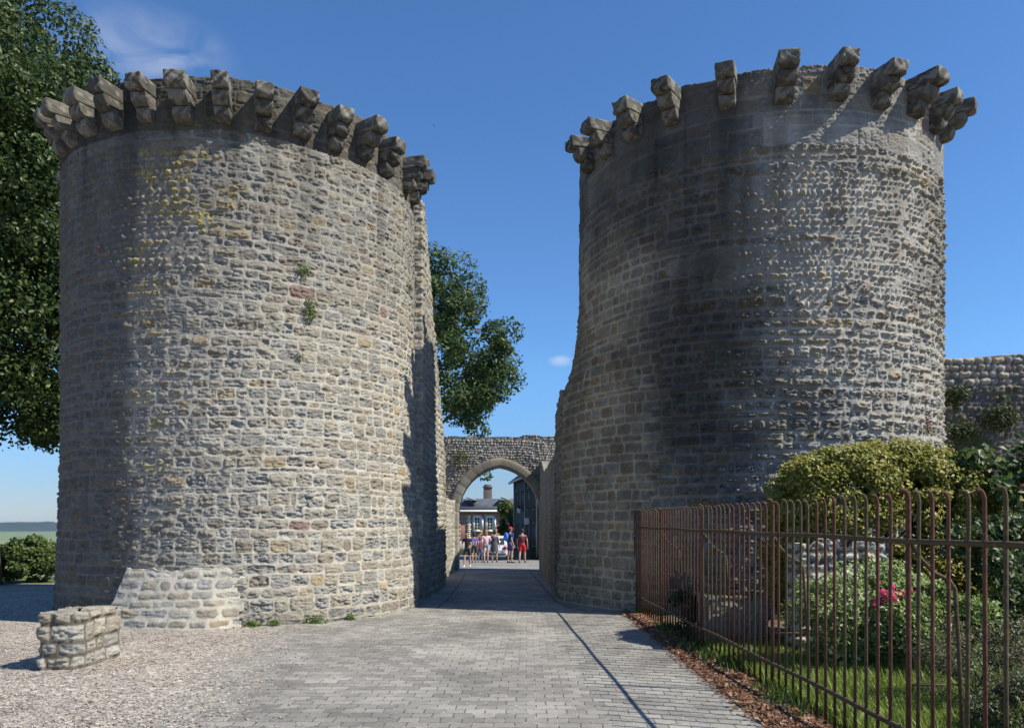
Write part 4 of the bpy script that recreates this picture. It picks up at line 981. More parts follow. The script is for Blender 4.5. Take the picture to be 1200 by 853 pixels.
# ------------------------------------------------------------------ town beyond the gate
def box(cx, cy, cz, sx, sy, sz):
    s = np.array([(-1, -1, -1), (1, -1, -1), (1, 1, -1), (-1, 1, -1), (-1, -1, 1), (1, -1, 1), (1, 1, 1), (-1, 1, 1)]) * .5
    return s * np.array((sx, sy, sz)) + np.array((cx, cy, cz)), np.array([(0, 3, 2, 1), (4, 5, 6, 7), (0, 1, 5, 4), (1, 2, 6, 5), (2, 3, 7, 6), (3, 0, 4, 7)])
def part(name, shapes, mat, parent, smooth=False, bevel=0):
    V, F = merge(shapes); me = np_mesh(name, V, F); o = link(name, me, mat, parent, smooth)
    if bevel:
        bm = bmesh.new(); bm.from_mesh(me); bmesh.ops.bevel(bm, geom=bm.edges[:], offset=bevel, segments=2, affect='EDGES', profile=.5); bm.to_mesh(me); bm.free()
    return o
def mat_brick(name, c1, c2, mo, scale=1.0):
    m, t, p, o = new_mat(name); N = t.nodes.new; L = t.links.new
    tc = N('ShaderNodeTexCoord'); sp = N('ShaderNodeSeparateXYZ'); L(tc.outputs['Object'], sp.inputs[0]); cb = N('ShaderNodeCombineXYZ')
    ad_ = N('ShaderNodeMath'); ad_.operation = 'ADD'; L(sp.outputs['X'], ad_.inputs[0]); L(sp.outputs['Y'], ad_.inputs[1]); L(ad_.outputs[0], cb.inputs['X']); L(sp.outputs['Z'], cb.inputs['Y'])
    b = N('ShaderNodeTexBrick'); b.inputs['Scale'].default_value = scale; b.inputs['Brick Width'].default_value = .23; b.inputs['Row Height'].default_value = .075; b.inputs['Mortar Size'].default_value = .012
    b.inputs['Color1'].default_value = (*c1, 1); b.inputs['Color2'].default_value = (*c2, 1); b.inputs['Mortar'].default_value = (*mo, 1); L(cb.outputs[0], b.inputs['Vector'])
    n = N('ShaderNodeTexNoise'); n.inputs['Scale'].default_value = 1.5; n.inputs['Detail'].default_value = 6; L(tc.outputs['Object'], n.inputs['Vector'])
    mr = N('ShaderNodeMapRange'); mr.inputs[1].default_value = .3; mr.inputs[2].default_value = .7; mr.inputs[3].default_value = .75; mr.inputs[4].default_value = 1.2; L(n.outputs['Fac'], mr.inputs[0])
    sc = N('ShaderNodeVectorMath'); sc.operation = 'SCALE'; L(b.outputs['Color'], sc.inputs[0]); L(mr.outputs[0], sc.inputs['Scale']); L(sc.outputs[0], p.inputs['Base Color']); p.inputs['Roughness'].default_value = .9
    return m
M_BRICK = mat_brick('red_brick', (.34, .12, .085), (.42, .18, .13), (.34, .26, .21)); M_QUOIN = mat_plain('pale_stone_trim', (.58, .54, .46), .85, noise=.15)
M_SLATE = mat_brick('slate', (.085, .1, .12), (.12, .135, .155), (.04, .045, .055)); M_WHITE = mat_plain('white_paint', (.78, .78, .76), .5, noise=.05)
M_GLASS = mat_plain('dark_glass', (.03, .04, .05), .12, spec=.6); M_DARKWALL = mat_brick('dark_brick', (.05, .038, .032), (.075, .056, .046), (.06, .055, .05))  # the dark wall brick is one overall dark brown
M_CHIM = mat_brick('chimney_brick', (.14, .10, .085), (.2, .14, .11), (.2, .18, .16)); M_IRON = mat_plain('black_iron', (.02, .022, .022), .5)
M_ZINC = mat_plain('zinc', (.32, .33, .34), .5, .3)
def house():
    y = 76.0; zb = -1.3; ze = EYE + 17 / FPX * y; x0, x1, dp = -13.0, 2.2, 8.0
    root = empty('brick_house', ((x0 + x1) / 2, y, zb)); tag(root, 'red brick house with pale stone trim and slate roof seen through the arch', 'house')
    cx = (x0 + x1) / 2
    part('wall', [box(0, dp / 2, (ze - zb) / 2, x1 - x0, dp, ze - zb)], M_BRICK, root)
    H = 1.15; e = .35
    V = np.array([(x0 - cx - .2, -e, ze - zb), (x1 - cx + .2, -e, ze - zb), (x1 - cx + .2, dp + e, ze - zb), (x0 - cx - .2, dp + e, ze - zb), (x0 - cx + 1.5, dp * .28, ze - zb + H), (x1 - cx - 1.5, dp * .28, ze - zb + H), (x1 - cx - 1.5, dp * .72, ze - zb + H), (x0 - cx + 1.5, dp * .72, ze - zb + H)]) + np.array((0, 0, .06))
    F = np.array([(0, 3, 2, 1), (4, 5, 6, 7), (0, 1, 5, 4), (1, 2, 6, 5), (2, 3, 7, 6), (3, 0, 4, 7)])
    roof = part('roof', [(V, F)], M_SLATE, root)
    part('cornice', [box(0, -.19, ze - zb - .06, x1 - x0 + .2, .36, .18)], M_WHITE, root)
    part('base_course', [box(0, -.03, 1.25 / 2 + .2, x1 - x0 + .06, .05, 1.25)], mat_plain('plinth_stone', (.42, .38, .32), .9), root)
    def X(px): return (px - 600) / FPX * y - cx
    # stone pilasters with toothed quoins
    for px in (537.0, 549.5, 598.0):
        sh = []
        for k in range(14):
            wd = .40 if k % 2 else .27; sh.append(box(X(px), -.035, 1.42 + k * .21 + .1, wd, .06, .20))
        sh = [s_ for s_ in sh if s_[0][:, 2].max() < ze - zb - .27]
        part('quoins', sh, M_QUOIN, root)
    for px in (530.0, 559.2, 574.0, 604.0):
        w, h = .46, 1.15; zc = EYE + (HZ - 613.5) / FPX * y - zb
        wi = part('window', [box(X(px) - w / 2 - .05, -.02, zc, .1, .12, h + .2), box(X(px) + w / 2 + .05, -.02, zc, .1, .12, h + .2), box(X(px), -.02, zc + h / 2 + .05, w, .12, .1), box(X(px), -.02, zc - h / 2 - .05, w, .12, .1)], M_WHITE, root)
        part('surround', [box(X(px) - w / 2 - .155, -.03, zc, .10, .09, h + .2), box(X(px) + w / 2 + .155, -.03, zc, .10, .09, h + .2), box(X(px), -.03, zc + h / 2 + .17, w + .41, .1, .14), box(X(px), -.06, zc - h / 2 - .15, w + .41, .16, .10)], M_QUOIN, wi)
        part('pane', [box(X(px), -.012, zc, w, .04, h)], M_GLASS, wi)
        gb = [box(X(px), -.045, zc, .06, .03, h)]
        for f in (-.25, 0, .25): gb.append(box(X(px), -.043, zc + f * h, w, .025, .045))
        part('glazing_bars', gb, M_WHITE, wi)
        part('shutter', [box(X(px) + w / 2 + .27, -.115, zc, .2, .05, h)], M_WHITE, wi)
    zr = ze - zb
    def roofy(h): return -e + (h / H) * (dp * .28 + e)
    for px in (552, 592.5):
        hx = X(px); yy = roofy(.3)
        dm = part('dormer', [box(hx, yy + .75, zr + .72, .62, 1.4, .5)], mat_plain('dark_cladding', (.05, .045, .045), .8), root)
        V = np.array([(-.5, -.12, .27), (.5, -.12, -.03), (.5, 1.5, -.03), (-.5, 1.5, .27), (-.5, -.12, .33), (.5, -.12, .03), (.5, 1.5, .03), (-.5, 1.5, .33)]) + np.array((hx, yy, zr + .99))
        part('dormer_roof', [(V, F)], M_ZINC, dm)
        part('dormer_window', [box(hx + .05, yy + .03, zr + .72, .3, .06, .36)], M_GLASS, dm)
    ch = []
    hx = X(570.5)
    c_ = part('chimney', [box(hx, 3.0, zr + 1.25, .86, .7, 2.5)], M_CHIM, roof, bevel=.01)
    part('chimney_cap', [box(hx, 3.0, zr + 2.42, .95, .84, .16), box(hx, 3.0, zr + 2.58, .7, .6, .16)], M_CHIM, roof)
    return root
house()
def dark_building():
    a = np.array((1.72, 48.0)); b = np.array((.11, 60.5)); d = b - a; L = np.linalg.norm(d); ang = math.atan2(d[1], d[0])
    root = empty('tall_building', (a[0], a[1], -.1)); root.rotation_euler = (0, 0, ang)
    tag(root, 'tall dark building in shade with an overhanging eave along the street', 'building')
    # local x along the street, local -y away from the street (to the right)
    zt = 4.95; D = 7.0
    part('wall', [box(L / 2, -D / 2, zt / 2 - .5, L, D, zt + 1.2)], M_DARKWALL, root)
    V = np.array([(-.3, .35, zt), (L + .25, .35, zt), (L + .25, -D - .3, zt), (-.3, -D - .3, zt), (1.5, -D * .5, zt + 3), (L - 1.5, -D * .5, zt + 3)]) + np.array((0, 0, .12))
    me = np_mesh('roof', V, np.array([(0, 1, 5, 4), (2, 3, 4, 5)])); bm = bmesh.new(); bm.from_mesh(me); bm.verts.ensure_lookup_table()
    for f in ((0, 4, 3), (1, 2, 5), (0, 3, 2, 1)): bm.faces.new([bm.verts[i] for i in f])
    bmesh.ops.recalc_face_normals(bm, faces=bm.faces[:]); bm.to_mesh(me); bm.free(); link('roof', me, M_SLATE, root)
    part('gutter', [box(L / 2, .32, zt + .04, L + .4, .14, .12)], M_ZINC, root)
    for x in (2.0, 4.6, 7.4, 10.2):
        for z in (1.2, 3.55):
            wi = part('window', [box(x - .48, .02, z, .1, .09, 1.5), box(x + .48, .02, z, .1, .09, 1.5), box(x, .02, z + .72, .9, .09, .1), box(x, .03, z - .75, 1.2, .14, .08)], mat_grey, root)
            part('pane', [box(x, .0, z, .9, .03, 1.4)], M_GLASS, wi)
    for x in (.8, 6.0, 11.6): part('downpipe', [tube([(x, .07, -.2), (x, .07, zt)], .05, 8)], M_ZINC, root)
    return a, d / L, ang
mat_grey = mat_plain('grey_frame', (.12, .115, .11), .7)
A_, D_, ANG = dark_building()
def on_dark(px):
    k = (px - 600) / FPX; s = (k * A_[1] - A_[0]) / (D_[0] - k * D_[1]); return A_ + D_ * s
q = on_dark(614.5); nL_ = np.array((-D_[1], D_[0])); nL_ = nL_ if nL_[0] < 0 else -nL_
lz = EYE + (HZ - 598) / FPX * q[1]
lant = empty('wall_lantern', (q[0] + nL_[0] * .02, q[1] + nL_[1] * .02, lz)); tag(lant, 'small white-glazed lantern on a bracket on the dark building', 'lantern')
part('bracket', [tube([(0, 0, .35), (nL_[0] * .2, nL_[1] * .2, .42), (nL_[0] * .34, nL_[1] * .34, .34)], .02, 6)], M_IRON, lant)
def frustum(c, r0, r1, z0, z1, n=6):
    a = np.linspace(0, 2 * math.pi, n, endpoint=False); V = np.concatenate([np.stack([np.cos(a) * r0, np.sin(a) * r0, a * 0 + z0], 1), np.stack([np.cos(a) * r1, np.sin(a) * r1, a * 0 + z1], 1), [(0, 0, z0), (0, 0, z1)]]) + np.array(c)
    F = []
    for i in range(n):
        j = (i + 1) % n; F += [(i, j, n + j, n + i), (2 * n, 2 * n, j, i), (2 * n + 1, 2 * n + 1, n + i, n + j)]
    return V, np.array(F)
def fpart(name, shapes, mat, parent, smooth=False):
    bm = bmesh.new()
    for V, F in shapes:
        vs_ = [bm.verts.new(v) for v in V]
        for f in F:
            ff = []; [ff.append(i) for i in f if i not in ff]
            if len(ff) > 2:
                try: bm.faces.new([vs_[i] for i in ff])
                except ValueError: pass
    bmesh.ops.recalc_face_normals(bm, faces=bm.faces[:]); me = bpy.data.meshes.new(name); bm.to_mesh(me); bm.free()
    return link(name, me, mat, parent, smooth)
lc = (nL_[0] * .34, nL_[1] * .34, 0)
fpart('glass_body', [frustum(lc, .10, .17, -.18, .14)], mat_plain('frosted_glass', (.75, .77, .78), .3), lant)
fpart('cap', [frustum(lc, .21, .05, .15, .30), frustum(lc, .05, .03, .30, .36)], M_IRON, lant)
q = on_dark(621.5); sz = EYE + (HZ - 610.5) / FPX * q[1]
sg = empty('wall_sign', (q[0] + nL_[0] * .03, q[1] + nL_[1] * .03, sz)); sg.rotation_euler = (0, 0, ANG); tag(sg, 'narrow blank white plate fixed to the dark building by the arch', 'sign')
part('plate', [box(0, .2, 0, .05, .3, .42)], M_WHITE, sg, bevel=.008); part('bracket', [box(0, .02, .12, .03, .1, .03), box(0, .02, -.12, .03, .1, .03)], M_IRON, sg)

# ------------------------------------------------------------------ parked car
def car():
    y = 47.5; zb = float(terrain(0, y)); cx = px2(578.5, 640, y).x
    root = empty('parked_car', (cx, y, zb)); tag(root, 'white hatchback parked beyond the arch among the walkers, seen from behind', 'car'); root.rotation_euler = (0, 0, R_(-4))
    # side profile (y forward from rear bumper, z)
    lo = [(0, .32), (.02, .5), (.0, .62), (.06, .8), (.1, .92), (.9, .95), (2.6, .95), (3.5, .86), (4.0, .72), (4.12, .55), (4.1, .34), (3.6, .24), (.4, .24)]
    gh = [(.12, .93), (.3, 1.2), (.52, 1.41), (.9, 1.47), (1.7, 1.47), (2.2, 1.4), (2.95, .95)]
    def loft(prof, hw, tuck, nx=7):
        P = np.array(prof); c = P.mean(0); V = []
        fr = np.linspace(-1, 1, nx)
        for f in fr:
            k = 1 - .05 * abs(f) ** 4; Q = c + (P - c) * k; ww = hw - tuck * np.clip((P[:, 1] - .9) / .55, 0, 1)
            V.append(np.stack([f * ww, Q[:, 0], Q[:, 1]], 1))
        V = np.concatenate(V); m = len(P); F = []
        for i in range(nx - 1):
            for j in range(m):
                j2 = (j + 1) % m; F.append((i * m + j, (i + 1) * m + j, (i + 1) * m + j2, i * m + j2))
        bm = bmesh.new(); vs_ = [bm.verts.new(v) for v in V]; [bm.faces.new([vs_[i] for i in f]) for f in F]
        bm.faces.new([vs_[j] for j in range(m)]); bm.faces.new([vs_[(nx - 1) * m + j] for j in range(m - 1, -1, -1)])
        bmesh.ops.recalc_face_normals(bm, faces=bm.faces[:]); me = bpy.data.meshes.new('body'); bm.to_mesh(me); bm.free(); return me
    M_CAR = mat_plain('white_car_paint', (.75, .76, .77), .2, spec=.6, noise=.03)
    body = link('body', loft(lo, .87, .0), M_CAR, root); link('cabin', loft(gh, .80, .14), M_CAR, root)
    def quad(name, pts, mat, par=root):
        n_ = np.cross(np.array(pts[1]) - np.array(pts[0]), np.array(pts[2]) - np.array(pts[0])); n_ = n_ / np.linalg.norm(n_) * .012
        a = np.array(pts, float); V = np.concatenate([a - n_, a + n_]); return part(name, [(V, np.array([(0, 3, 2, 1), (4, 5, 6, 7), (0, 1, 5, 4), (1, 2, 6, 5), (2, 3, 7, 6), (3, 0, 4, 7)]))], mat, par)
    quad('rear_window', [(-.66, .13, .99), (.66, .13, .99), (.58, .40, 1.34), (-.58, .40, 1.34)], M_GLASS)
    for s in (-1, 1):
        quad('side_window', [(s * .775, .45, .98), (s * .775, 2.6, .98), (s * .67, 2.1, 1.36), (s * .67, .62, 1.36)], M_GLASS)
        quad('tail_light', [(s * .84, -.012, .66), (s * .58, -.012, .66), (s * .60, .045, .86), (s * .84, .045, .86)], mat_plain('red_lens', (.45, .02, .02), .25))
        for yy in (.72, 3.3):
            a = np.linspace(0, 2 * math.pi, 20, endpoint=False)
            wv = np.array([(s * (.70 + dx), yy + math.cos(t) * r, .31 + math.sin(t) * r) for dx, r in ((0, .31), (.17, .31), (.19, .28)) for t in a])
            i = np.arange(20); j = (i + 1) % 20; F = np.concatenate([np.stack([i + 20 * k, j + 20 * k, j + 20 * (k + 1), i + 20 * (k + 1)], 1) for k in (0, 1)])
            w_ = part('wheel', [(wv, F)], mat_plain('tyre_rubber', (.02, .02, .02), .85), root, True)
            rv = np.array([(s * .875, yy + math.cos(t) * .2, .31 + math.sin(t) * .2) for t in a] + [(s * .89, yy, .31)]); part('rim', [(rv, np.array([(k, (k + 1) % 20, 20) for k in range(20)]))], M_ZINC, w_)
    part('number_plate', [box(0, -.02, .72, .5, .02, .11)], M_WHITE, root); part('bumper_trim', [box(0, -.01, .40, 1.5, .06, .12)], mat_plain('black_plastic', (.03, .03, .03), .6), root)
car()

# ------------------------------------------------------------------ people
def skin_mesh(name, verts, edges, radii, sub=1, root=0):
    me = bpy.data.meshes.new(name); me.from_pydata([tuple(v) for v in verts], edges, []); ob = bpy.data.objects.new(name, me); COL.objects.link(ob)
    sm = ob.modifiers.new('skin', 'SKIN'); sm.use_smooth_shade = True; sm.branch_smoothing = .6
    for i, d in enumerate(me.skin_vertices[0].data):
        r = radii[i]; d.radius = r if isinstance(r, tuple) else (r, r); d.use_root = (i == root)
    sb_ = ob.modifiers.new('sub', 'SUBSURF'); sb_.levels = sub; sb_.render_levels = sub
    dg = bpy.context.evaluated_depsgraph_get(); dg.update()
    out = bpy.data.meshes.new_from_object(ob.evaluated_get(dg)); bpy.data.objects.remove(ob); bpy.data.meshes.remove(me); out.name = name
    return out
def ell(c, r, n=12, m=8, cut=None):
    V = []; F = []
    for i in range(m + 1):
        for j in range(n):
            t = math.pi * i / m; p = 2 * math.pi * j / n; V.append((c[0] + r[0] * math.sin(t) * math.cos(p), c[1] + r[1] * math.sin(t) * math.sin(p), c[2] + r[2] * math.cos(t)))
    for i in range(m):
        for j in range(n): F.append((i * n + j, (i + 1) * n + j, (i + 1) * n + (j + 1) % n, i * n + (j + 1) % n))
    return np.array(V), np.array(F)
MAT_CACHE = {}
def cmat(name, col, rough=.8):
    k = (name, col)
    if k not in MAT_CACHE: MAT_CACHE[k] = mat_plain(name, col, rough, noise=.12, scale=25)
    return MAT_CACHE[k]
def person(label, px, fy, head_y, rz, skin=(.42, .26, .19), hair=((.05, .03, .02), 'short'), top=(.1, .1, .1), sleeve='short', bottom=(.05, .05, .06), legs='shorts',
           shoe=(.06, .06, .06), armL=None, armR=None, stride=.1, lean=0.0, cap=None, wide=1.0, checks=None, group='walkers beyond the arch'):
    # distance from where the feet stand on the sloping street
    Y = 36.0
    for _ in range(30): z = float(terrain(0, Y)); Y = FPX * (EYE - z) / (fy - HZ)
    z = float(terrain(0, Y)); Ht = (fy - head_y) / FPX * Y; k = Ht / 1.72
    root = empty('person', ((px - 600) / FPX * Y, Y, z), rz); root.scale = (k, k, k); tag(root, label, 'person', group)
    W = wide; s = stride
    fl = (.10 * W, s, .08); fr = (-.10 * W, -s, .08)
    J = dict(pel=(0, 0, .96), wst=(0, lean * .3, 1.12), chs=(0, lean * .7 - .01, 1.33), nk=(0, lean, 1.47), hd=(0, lean + .02, 1.56),
             sl=(-.17 * W, lean * .9, 1.40), sr=(.17 * W, lean * .9, 1.40))
    el = armL or ((-.235 * W, -.02, 1.13), (-.235 * W, .08, .89)); er = armR or ((.235 * W, -.02, 1.13), (.235 * W, .08, .89))
    V = [J['pel'], J['wst'], J['chs'], J['nk'], J['hd']]; R = [(.135 * W, .10), (.12 * W, .09), (.145 * W, .10), .052, .06]; E = [(0, 1), (1, 2), (2, 3), (3, 4)]
    def chain(start, pts, rr):
        a = start
        for p, r in zip(pts, rr): V.append(p); R.append(r); E.append((a, len(V) - 1)); a = len(V) - 1
        return a
    for sgn, e_ in ((-1, el), (1, er)):
        wr = np.array(e_[1]); eb = np.array(e_[0]); d = (wr - eb) / np.linalg.norm(wr - eb)
        palm = wr + d * .07
        a = chain(2, [(sgn * .165 * W, lean * .9, 1.395), tuple(eb), tuple(wr), tuple(palm)], [.056, .042, .029, .032])
        side = np.cross(d, (0, 1, 0)); side /= np.linalg.norm(side) + 1e-6; fwd = np.cross(side, d)
        for q, fl_ in ((-.032, .06), (-.011, .075), (.011, .07), (.032, .055)):
            chain(a, [tuple(palm + d * .03 + fwd * q), tuple(palm + d * (.03 + fl_ * .6) + fwd * q + side * .006), tuple(palm + d * (.03 + fl_) + fwd * q * .9 + side * .022)], [.0095, .009, .008])
        chain(a, [tuple(palm - d * .02 + fwd * .04), tuple(palm + d * .02 + fwd * .062)], [.011, .009])
    for sgn, ft in ((-1, fr), (1, fl)):
        kn = (sgn * .10 * W, ft[1] * .55 + .03, .51); an = (sgn * .10 * W, ft[1], .085)
        chain(0, [(sgn * .088 * W, 0, .89), kn, (sgn * .10 * W, ft[1] * .75 - .01, .36), an, (sgn * .11 * W, ft[1] + .12, .035)], [.088 * W, .056, .058, .037, .034])
    me = skin_mesh('body', V, E, R)
    bm = bmesh.new(); bm.from_mesh(me)
    hc = np.array(J['hd']) + np.array((0, .015, .06))
    shapes = [ell(hc, (.075, .092, .11), 14, 10), ell(hc + (0, .095, -.015), (.013, .018, .02), 8, 6), ell(hc + (-.077, 0, -.01), (.012, .02, .03), 8, 6), ell(hc + (.077, 0, -.01), (.012, .02, .03), 8, 6), ell(hc + (0, .085, -.055), (.024, .008, .008), 8, 6)]
    nb = len(bm.faces)
    for Vv, Ff in shapes:
        vs_ = [bm.verts.new(v) for v in Vv]
        for f in Ff:
            try: bm.faces.new([vs_[i] for i in f])
            except ValueError: pass
    eyes_from = len(bm.faces)
    for sx in (-1, 1):
        Vv, Ff = ell(hc + (sx * .03, .083, .005), (.012, .01, .008), 8, 6); vs_ = [bm.verts.new(v) for v in Vv]
        for f in Ff: bm.faces.new([vs_[i] for i in f])
    bm.faces.ensure_lookup_table()
    for f in bm.faces[eyes_from:]: f.material_index = 1
    bmesh.ops.remove_doubles(bm, verts=bm.verts[:], dist=.0002)
    bm.to_mesh(me); bm.free(); me.materials.clear(); me.materials.append(cmat('skin', skin, .6)); me.materials.append(cmat('eye', (.05, .04, .04), .3))
    link('body', me, None, root, True)
    # clothes
    tv = [(0, 0, .885), J['wst'], J['chs'], (0, lean, 1.475)]; tr = [(.165 * W, .125), (.148 * W, .118), (.172 * W, .126), (.085, .075)]; te = [(0, 1), (1, 2), (2, 3)]
    for sgn, e_ in ((-1, el), (1, er)):
        eb = np.array(e_[0]); sh = np.array((sgn * .168 * W, lean * .9, 1.395)); wr = np.array(e_[1])
        tv.append(tuple(sh)); tr.append(.075); te.append((2, len(tv) - 1))
        if sleeve != 'none':
            f = .62 if sleeve == 'short' else 1.0
            tv.append(tuple(sh + (eb - sh) * f)); tr.append(.058); te.append((len(tv) - 2, len(tv) - 1))
            if sleeve == 'long': tv.append(tuple(eb + (wr - eb) * .85)); tr.append(.042); te.append((len(tv) - 2, len(tv) - 1))
    tm = checks or cmat('cloth', top)
    link('dress' if legs == 'dress' else 'shirt', skin_mesh('shirt', tv, te, tr), tm, root, True)
    if legs in ('dress', 'skirt'):
        a = np.linspace(0, 2 * math.pi, 18, endpoint=False); prof = [(1.12, .13), (1.0, .165), (.85, .185), (.7, .195), (.56, .2)] if legs == 'dress' else [(1.05, .14), (.95, .17), (.8, .19), (.6, .2)]
        V2 = np.array([(math.cos(t) * r * W * (1 + .03 * math.sin(5 * t)), math.sin(t) * r * .78, zz) for zz, r in prof for t in a]); i = np.arange(18); j = (i + 1) % 18
        F2 = np.concatenate([np.stack([i + 18 * q_, j + 18 * q_, j + 18 * (q_ + 1), i + 18 * (q_ + 1)], 1) for q_ in range(len(prof) - 1)])
        part('skirt', [(V2, F2)], cmat('cloth', bottom), root, True)
    else:
        pv = [(0, 0, 1.09), (0, 0, .95)]; pr = [(.145 * W, .112), (.155 * W, .122)]; pe = [(0, 1)]
        zend = .56 if legs == 'shorts' else (.72 if legs == 'short_shorts' else .12)
        for sgn, ft in ((-1, fr), (1, fl)):
            kn = np.array((sgn * .10 * W, ft[1] * .55 + .03, .51)); hp = np.array((sgn * .09 * W, 0, .88)); f = min(1, (.88 - zend) / (.88 - .51))
            pv.append(tuple(hp)); pr.append(.105 * W); pe.append((1, len(pv) - 1)); pv.append(tuple(hp + (kn - hp) * f)); pr.append(.088); pe.append((len(pv) - 2, len(pv) - 1))
            if zend < .5: pv.append((sgn * .10 * W, ft[1], .12)); pr.append(.06); pe.append((len(pv) - 2, len(pv) - 1))
        link('shorts' if zend > .5 else 'trousers', skin_mesh('shorts', pv, pe, pr), cmat('cloth', bottom), root, True)
    for sgn, ft in ((-1, fr), (1, fl)):
        sm_ = skin_mesh('shoe', [(sgn * .10 * W, ft[1] - .05, .045), (sgn * .105 * W, ft[1] + .05, .045), (sgn * .11 * W, ft[1] + .16, .035)], [(0, 1), (1, 2)], [(.045, .045), (.047, .042), (.042, .032)])
        link('shoe', sm_, cmat('shoe', shoe), root, True)
    hcol, hst = hair
    hs = [ell(hc + (0, -.022, .02), (.09, .098, .115), 14, 9)]
    if hst == 'long': hs += [ell(hc + (0, -.07, -.08), (.085, .055, .16), 12, 8)]
    if hst == 'bun': hs += [ell(hc + (0, -.09, .09), (.045, .045, .045), 10, 7)]
    if hst == 'bob': hs += [ell(hc + (0, -.04, -.03), (.098, .085, .11), 12, 8)]
    V2, F2 = merge(hs); part('hair', [(V2, F2)], cmat('hair', hcol, .55), root, True)
    if cap:
        part('cap', [ell(hc + (0, -.005, .055), (.1, .11, .085), 14, 8), ell(hc + (0, .12, .04), (.075, .09, .014), 12, 6)], cmat('cap', cap), root, True)
    return root
def check_mat():
    m, t, p, o = new_mat('pink_checks'); c = t.nodes.new('ShaderNodeTexChecker'); c.inputs['Scale'].default_value = 22; c.inputs['Color1'].default_value = (.62, .28, .32, 1); c.inputs['Color2'].default_value = (.72, .62, .64, 1)
    tc = t.nodes.new('ShaderNodeTexCoord'); t.links.new(tc.outputs['Object'], c.inputs['Vector']); t.links.new(c.outputs[0], p.inputs['Base Color']); p.inputs['Roughness'].default_value = .85; return m
person('person in black top, dark shorts and white shoes with arm on hip', 547.5, 664, 624, R_(170), top=(.025, .025, .035), bottom=(.02, .022, .03), shoe=(.7, .7, .7),
       armL=((-.33, -.02, 1.18), (-.17, .08, 1.02)), armR=((.27, .02, 1.15), (.16, .2, 1.02)), stride=.22, hair=((.035, .02, .012), 'bun'))
person('person in violet-blue top and black shorts carrying a yellow bag', 555.5, 659.5, 624, R_(10), top=(.10, .09, .35), bottom=(.02, .02, .022), hair=((.02, .014, .01), 'bob'), skin=(.36, .21, .15),
       armL=((-.25, .03, 1.14), (-.12, .2, 1.0)), stride=.12)
person('child in red top and blue jeans between the two taller women', 562.5, 658.5, 630, R_(-15), top=(.5, .05, .09), bottom=(.07, .10, .17), legs='long', hair=((.05, .03, .02), 'short'), stride=.08)
person('person with long fair hair in pink checked blouse and pale denim shorts', 569.5, 659, 621, R_(12), hair=((.28, .16, .06), 'long'), sleeve='long', bottom=(.20, .25, .31), legs='short_shorts', checks=check_mat(), skin=(.52, .33, .25), stride=.07,
       armR=((.27, .02, 1.17), (.14, .2, 1.12)))
person('dark-haired person in a sleeveless grey dress with back to the gate', 579.5, 658.5, 621, R_(-8), hair=((.025, .016, .012), 'bob'), top=(.085, .085, .10), bottom=(.085, .085, .105), legs='dress', sleeve='none', stride=.06, wide=1.08)
cap_p = person('person in red cap, navy shirt and blue shorts turned to the side', 597.5, 659.5, 618, R_(-65), top=(.02, .03, .09), bottom=(.06, .08, .17), cap=(.55, .02, .06), stride=.06, shoe=(.02, .02, .03), wide=1.05)
person('person in burgundy shirt and bright red shorts striding beside the dark building', 612, 659.5, 620, R_(-12), top=(.17, .025, .05), bottom=(.55, .02, .03), hair=((.02, .015, .012), 'short'), stride=.17, wide=1.1, shoe=(.03, .03, .04))
# backpack on the capped person, yellow bag at another's side
bp = empty('backpack', cap_p.location); bp.rotation_euler = cap_p.rotation_euler; bp.scale = cap_p.scale; tag(bp, 'bright blue rucksack on the back of the person in the red cap', 'backpack')
part('bag', [ell((0, -.20, 1.27), (.16, .11, .22), 14, 10)], cmat('nylon', (.05, .17, .55)), bp, True)
part('pocket', [ell((0, -.29, 1.20), (.11, .05, .11), 12, 8)], cmat('nylon', (.07, .22, .62)), bp, True)
for s_ in (-1, 1): part('strap', [tube([(s_ * .1, -.12, 1.46), (s_ * .12, .02, 1.5), (s_ * .13, .13, 1.4), (s_ * .14, .11, 1.2), (s_ * .14, -.1, 1.08)], .016, 6)], cmat('nylon', (.04, .13, .45)), bp, True)
pp = px2(553.5, 646, 42.6)
yb = empty('shoulder_bag', (pp.x, 42.75, pp.z)); tag(yb, 'pale yellow bag at the hip of the person in violet-blue', 'bag')
part('pouch', [ell((0, 0, 0), (.17, .07, .13), 12, 8)], cmat('canvas', (.55, .46, .16)), yb, True)
part('strap', [tube([(-.13, 0, .08), (-.1, .05, .4), (.05, .08, .66), (.12, .05, .4), (.14, 0, .08)], .012, 6)], cmat('canvas', (.4, .33, .12)), yb, True)

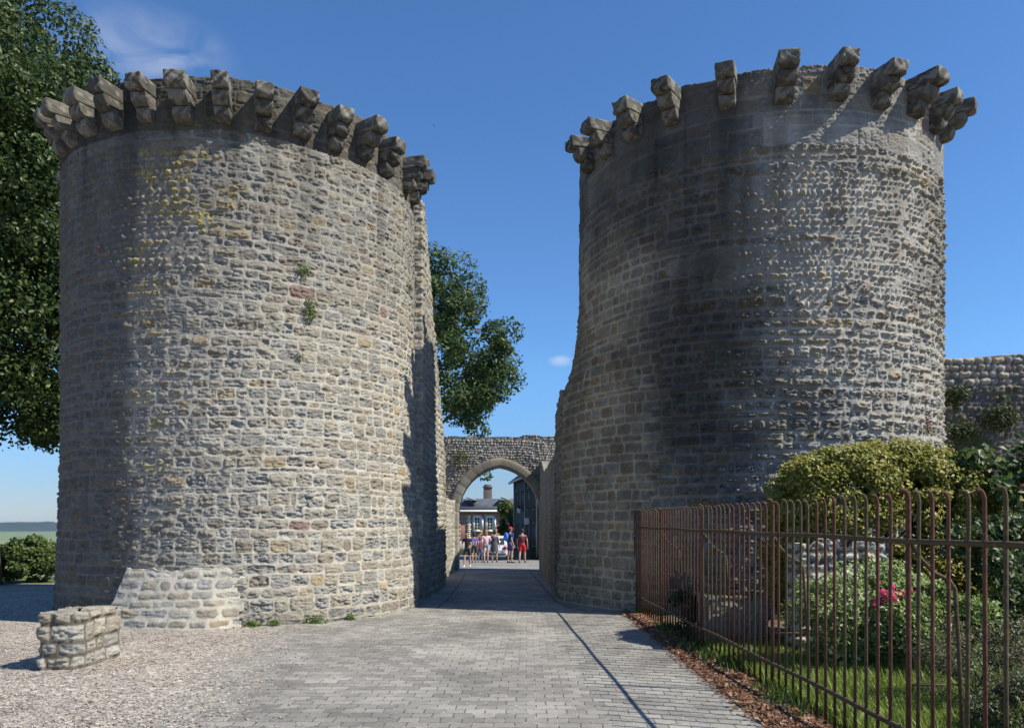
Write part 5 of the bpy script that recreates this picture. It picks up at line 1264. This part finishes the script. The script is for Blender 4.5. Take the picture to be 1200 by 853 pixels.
# ------------------------------------------------------------------ swift in the sky
def bird():
    c = px2(508, 147, 70); root = empty('swift', c, R_(25)); root.rotation_euler = (R_(20), R_(35), R_(25)); tag(root, 'tiny dark bird flying in the blue sky between the towers', 'bird')
    V, F = merge([ell((0, 0, 0), (.035, .11, .035), 10, 8), ell((0, .11, .005), (.025, .03, .024), 8, 6)])
    for s_ in (-1, 1):
        w = np.array([(0, .03, .01), (s_ * .12, .05, .04), (s_ * .27, -.03, .03), (s_ * .36, -.14, .0), (s_ * .22, -.05, .02), (s_ * .1, -.03, .01)])
        wv = np.concatenate([w + (0, 0, .004), w - (0, 0, .004)]); f = np.array([(0, 1, 4, 5), (1, 2, 3, 4), (6, 11, 10, 7), (7, 10, 9, 8)]); V, F = merge([(V, F), (wv, f)])
    tl = np.array([(-.02, -.1, 0), (.02, -.1, 0), (.03, -.19, 0), (-.03, -.19, 0)]); V, F = merge([(V, F), (tl, np.array([(0, 1, 2, 3)]))])
    part('body', [(V, F)], cmat('feathers', (.02, .018, .016)), root, True)
bird()

# ------------------------------------------------------------------ far hills and haze
def hills():
    a = np.linspace(-1.3, 1.3, 900); D = 5600
    V = []; nz = .6 * fbm(a * 9, a * 0, 990, 4) + .4 * fbm(a * 120, a * 0, 991, 3)
    for k, (dd, hf) in enumerate(((0, 0), (120, .8), (420, 1.0), (900, .2))):
        V.append(np.stack([np.sin(a) * (D + dd), np.cos(a) * (D + dd), -38 + hf * (44 + 34 * nz)], 1))
    V = np.concatenate(V); n = 900; idx = np.arange(4 * n).reshape(4, n); F = np.stack([idx[:-1, :-1], idx[:-1, 1:], idx[1:, 1:], idx[1:, :-1]], -1).reshape(-1, 4)
    tag(link('hills', np_mesh('hills', V, F), mat_plain('wooded_hills', (.03, .045, .025), 1, noise=.5, scale=.01), None, True), kind='structure')
hills()
def haze():
    V, F = box(0, 2200, -6, 14000, 10000, 66); me = np_mesh('haze', V, F)
    m = bpy.data.materials.new('haze'); m.use_nodes = True; t = m.node_tree; t.nodes.clear()
    o = t.nodes.new('ShaderNodeOutputMaterial'); p = t.nodes.new('ShaderNodeVolumePrincipled'); p.inputs['Density'].default_value = 6e-5; p.inputs['Color'].default_value = (.45, .63, .9, 1); p.inputs['Anisotropy'].default_value = .2
    t.links.new(p.outputs[0], o.inputs['Volume'])
    tag(link('haze', me, m), kind='stuff')
haze()
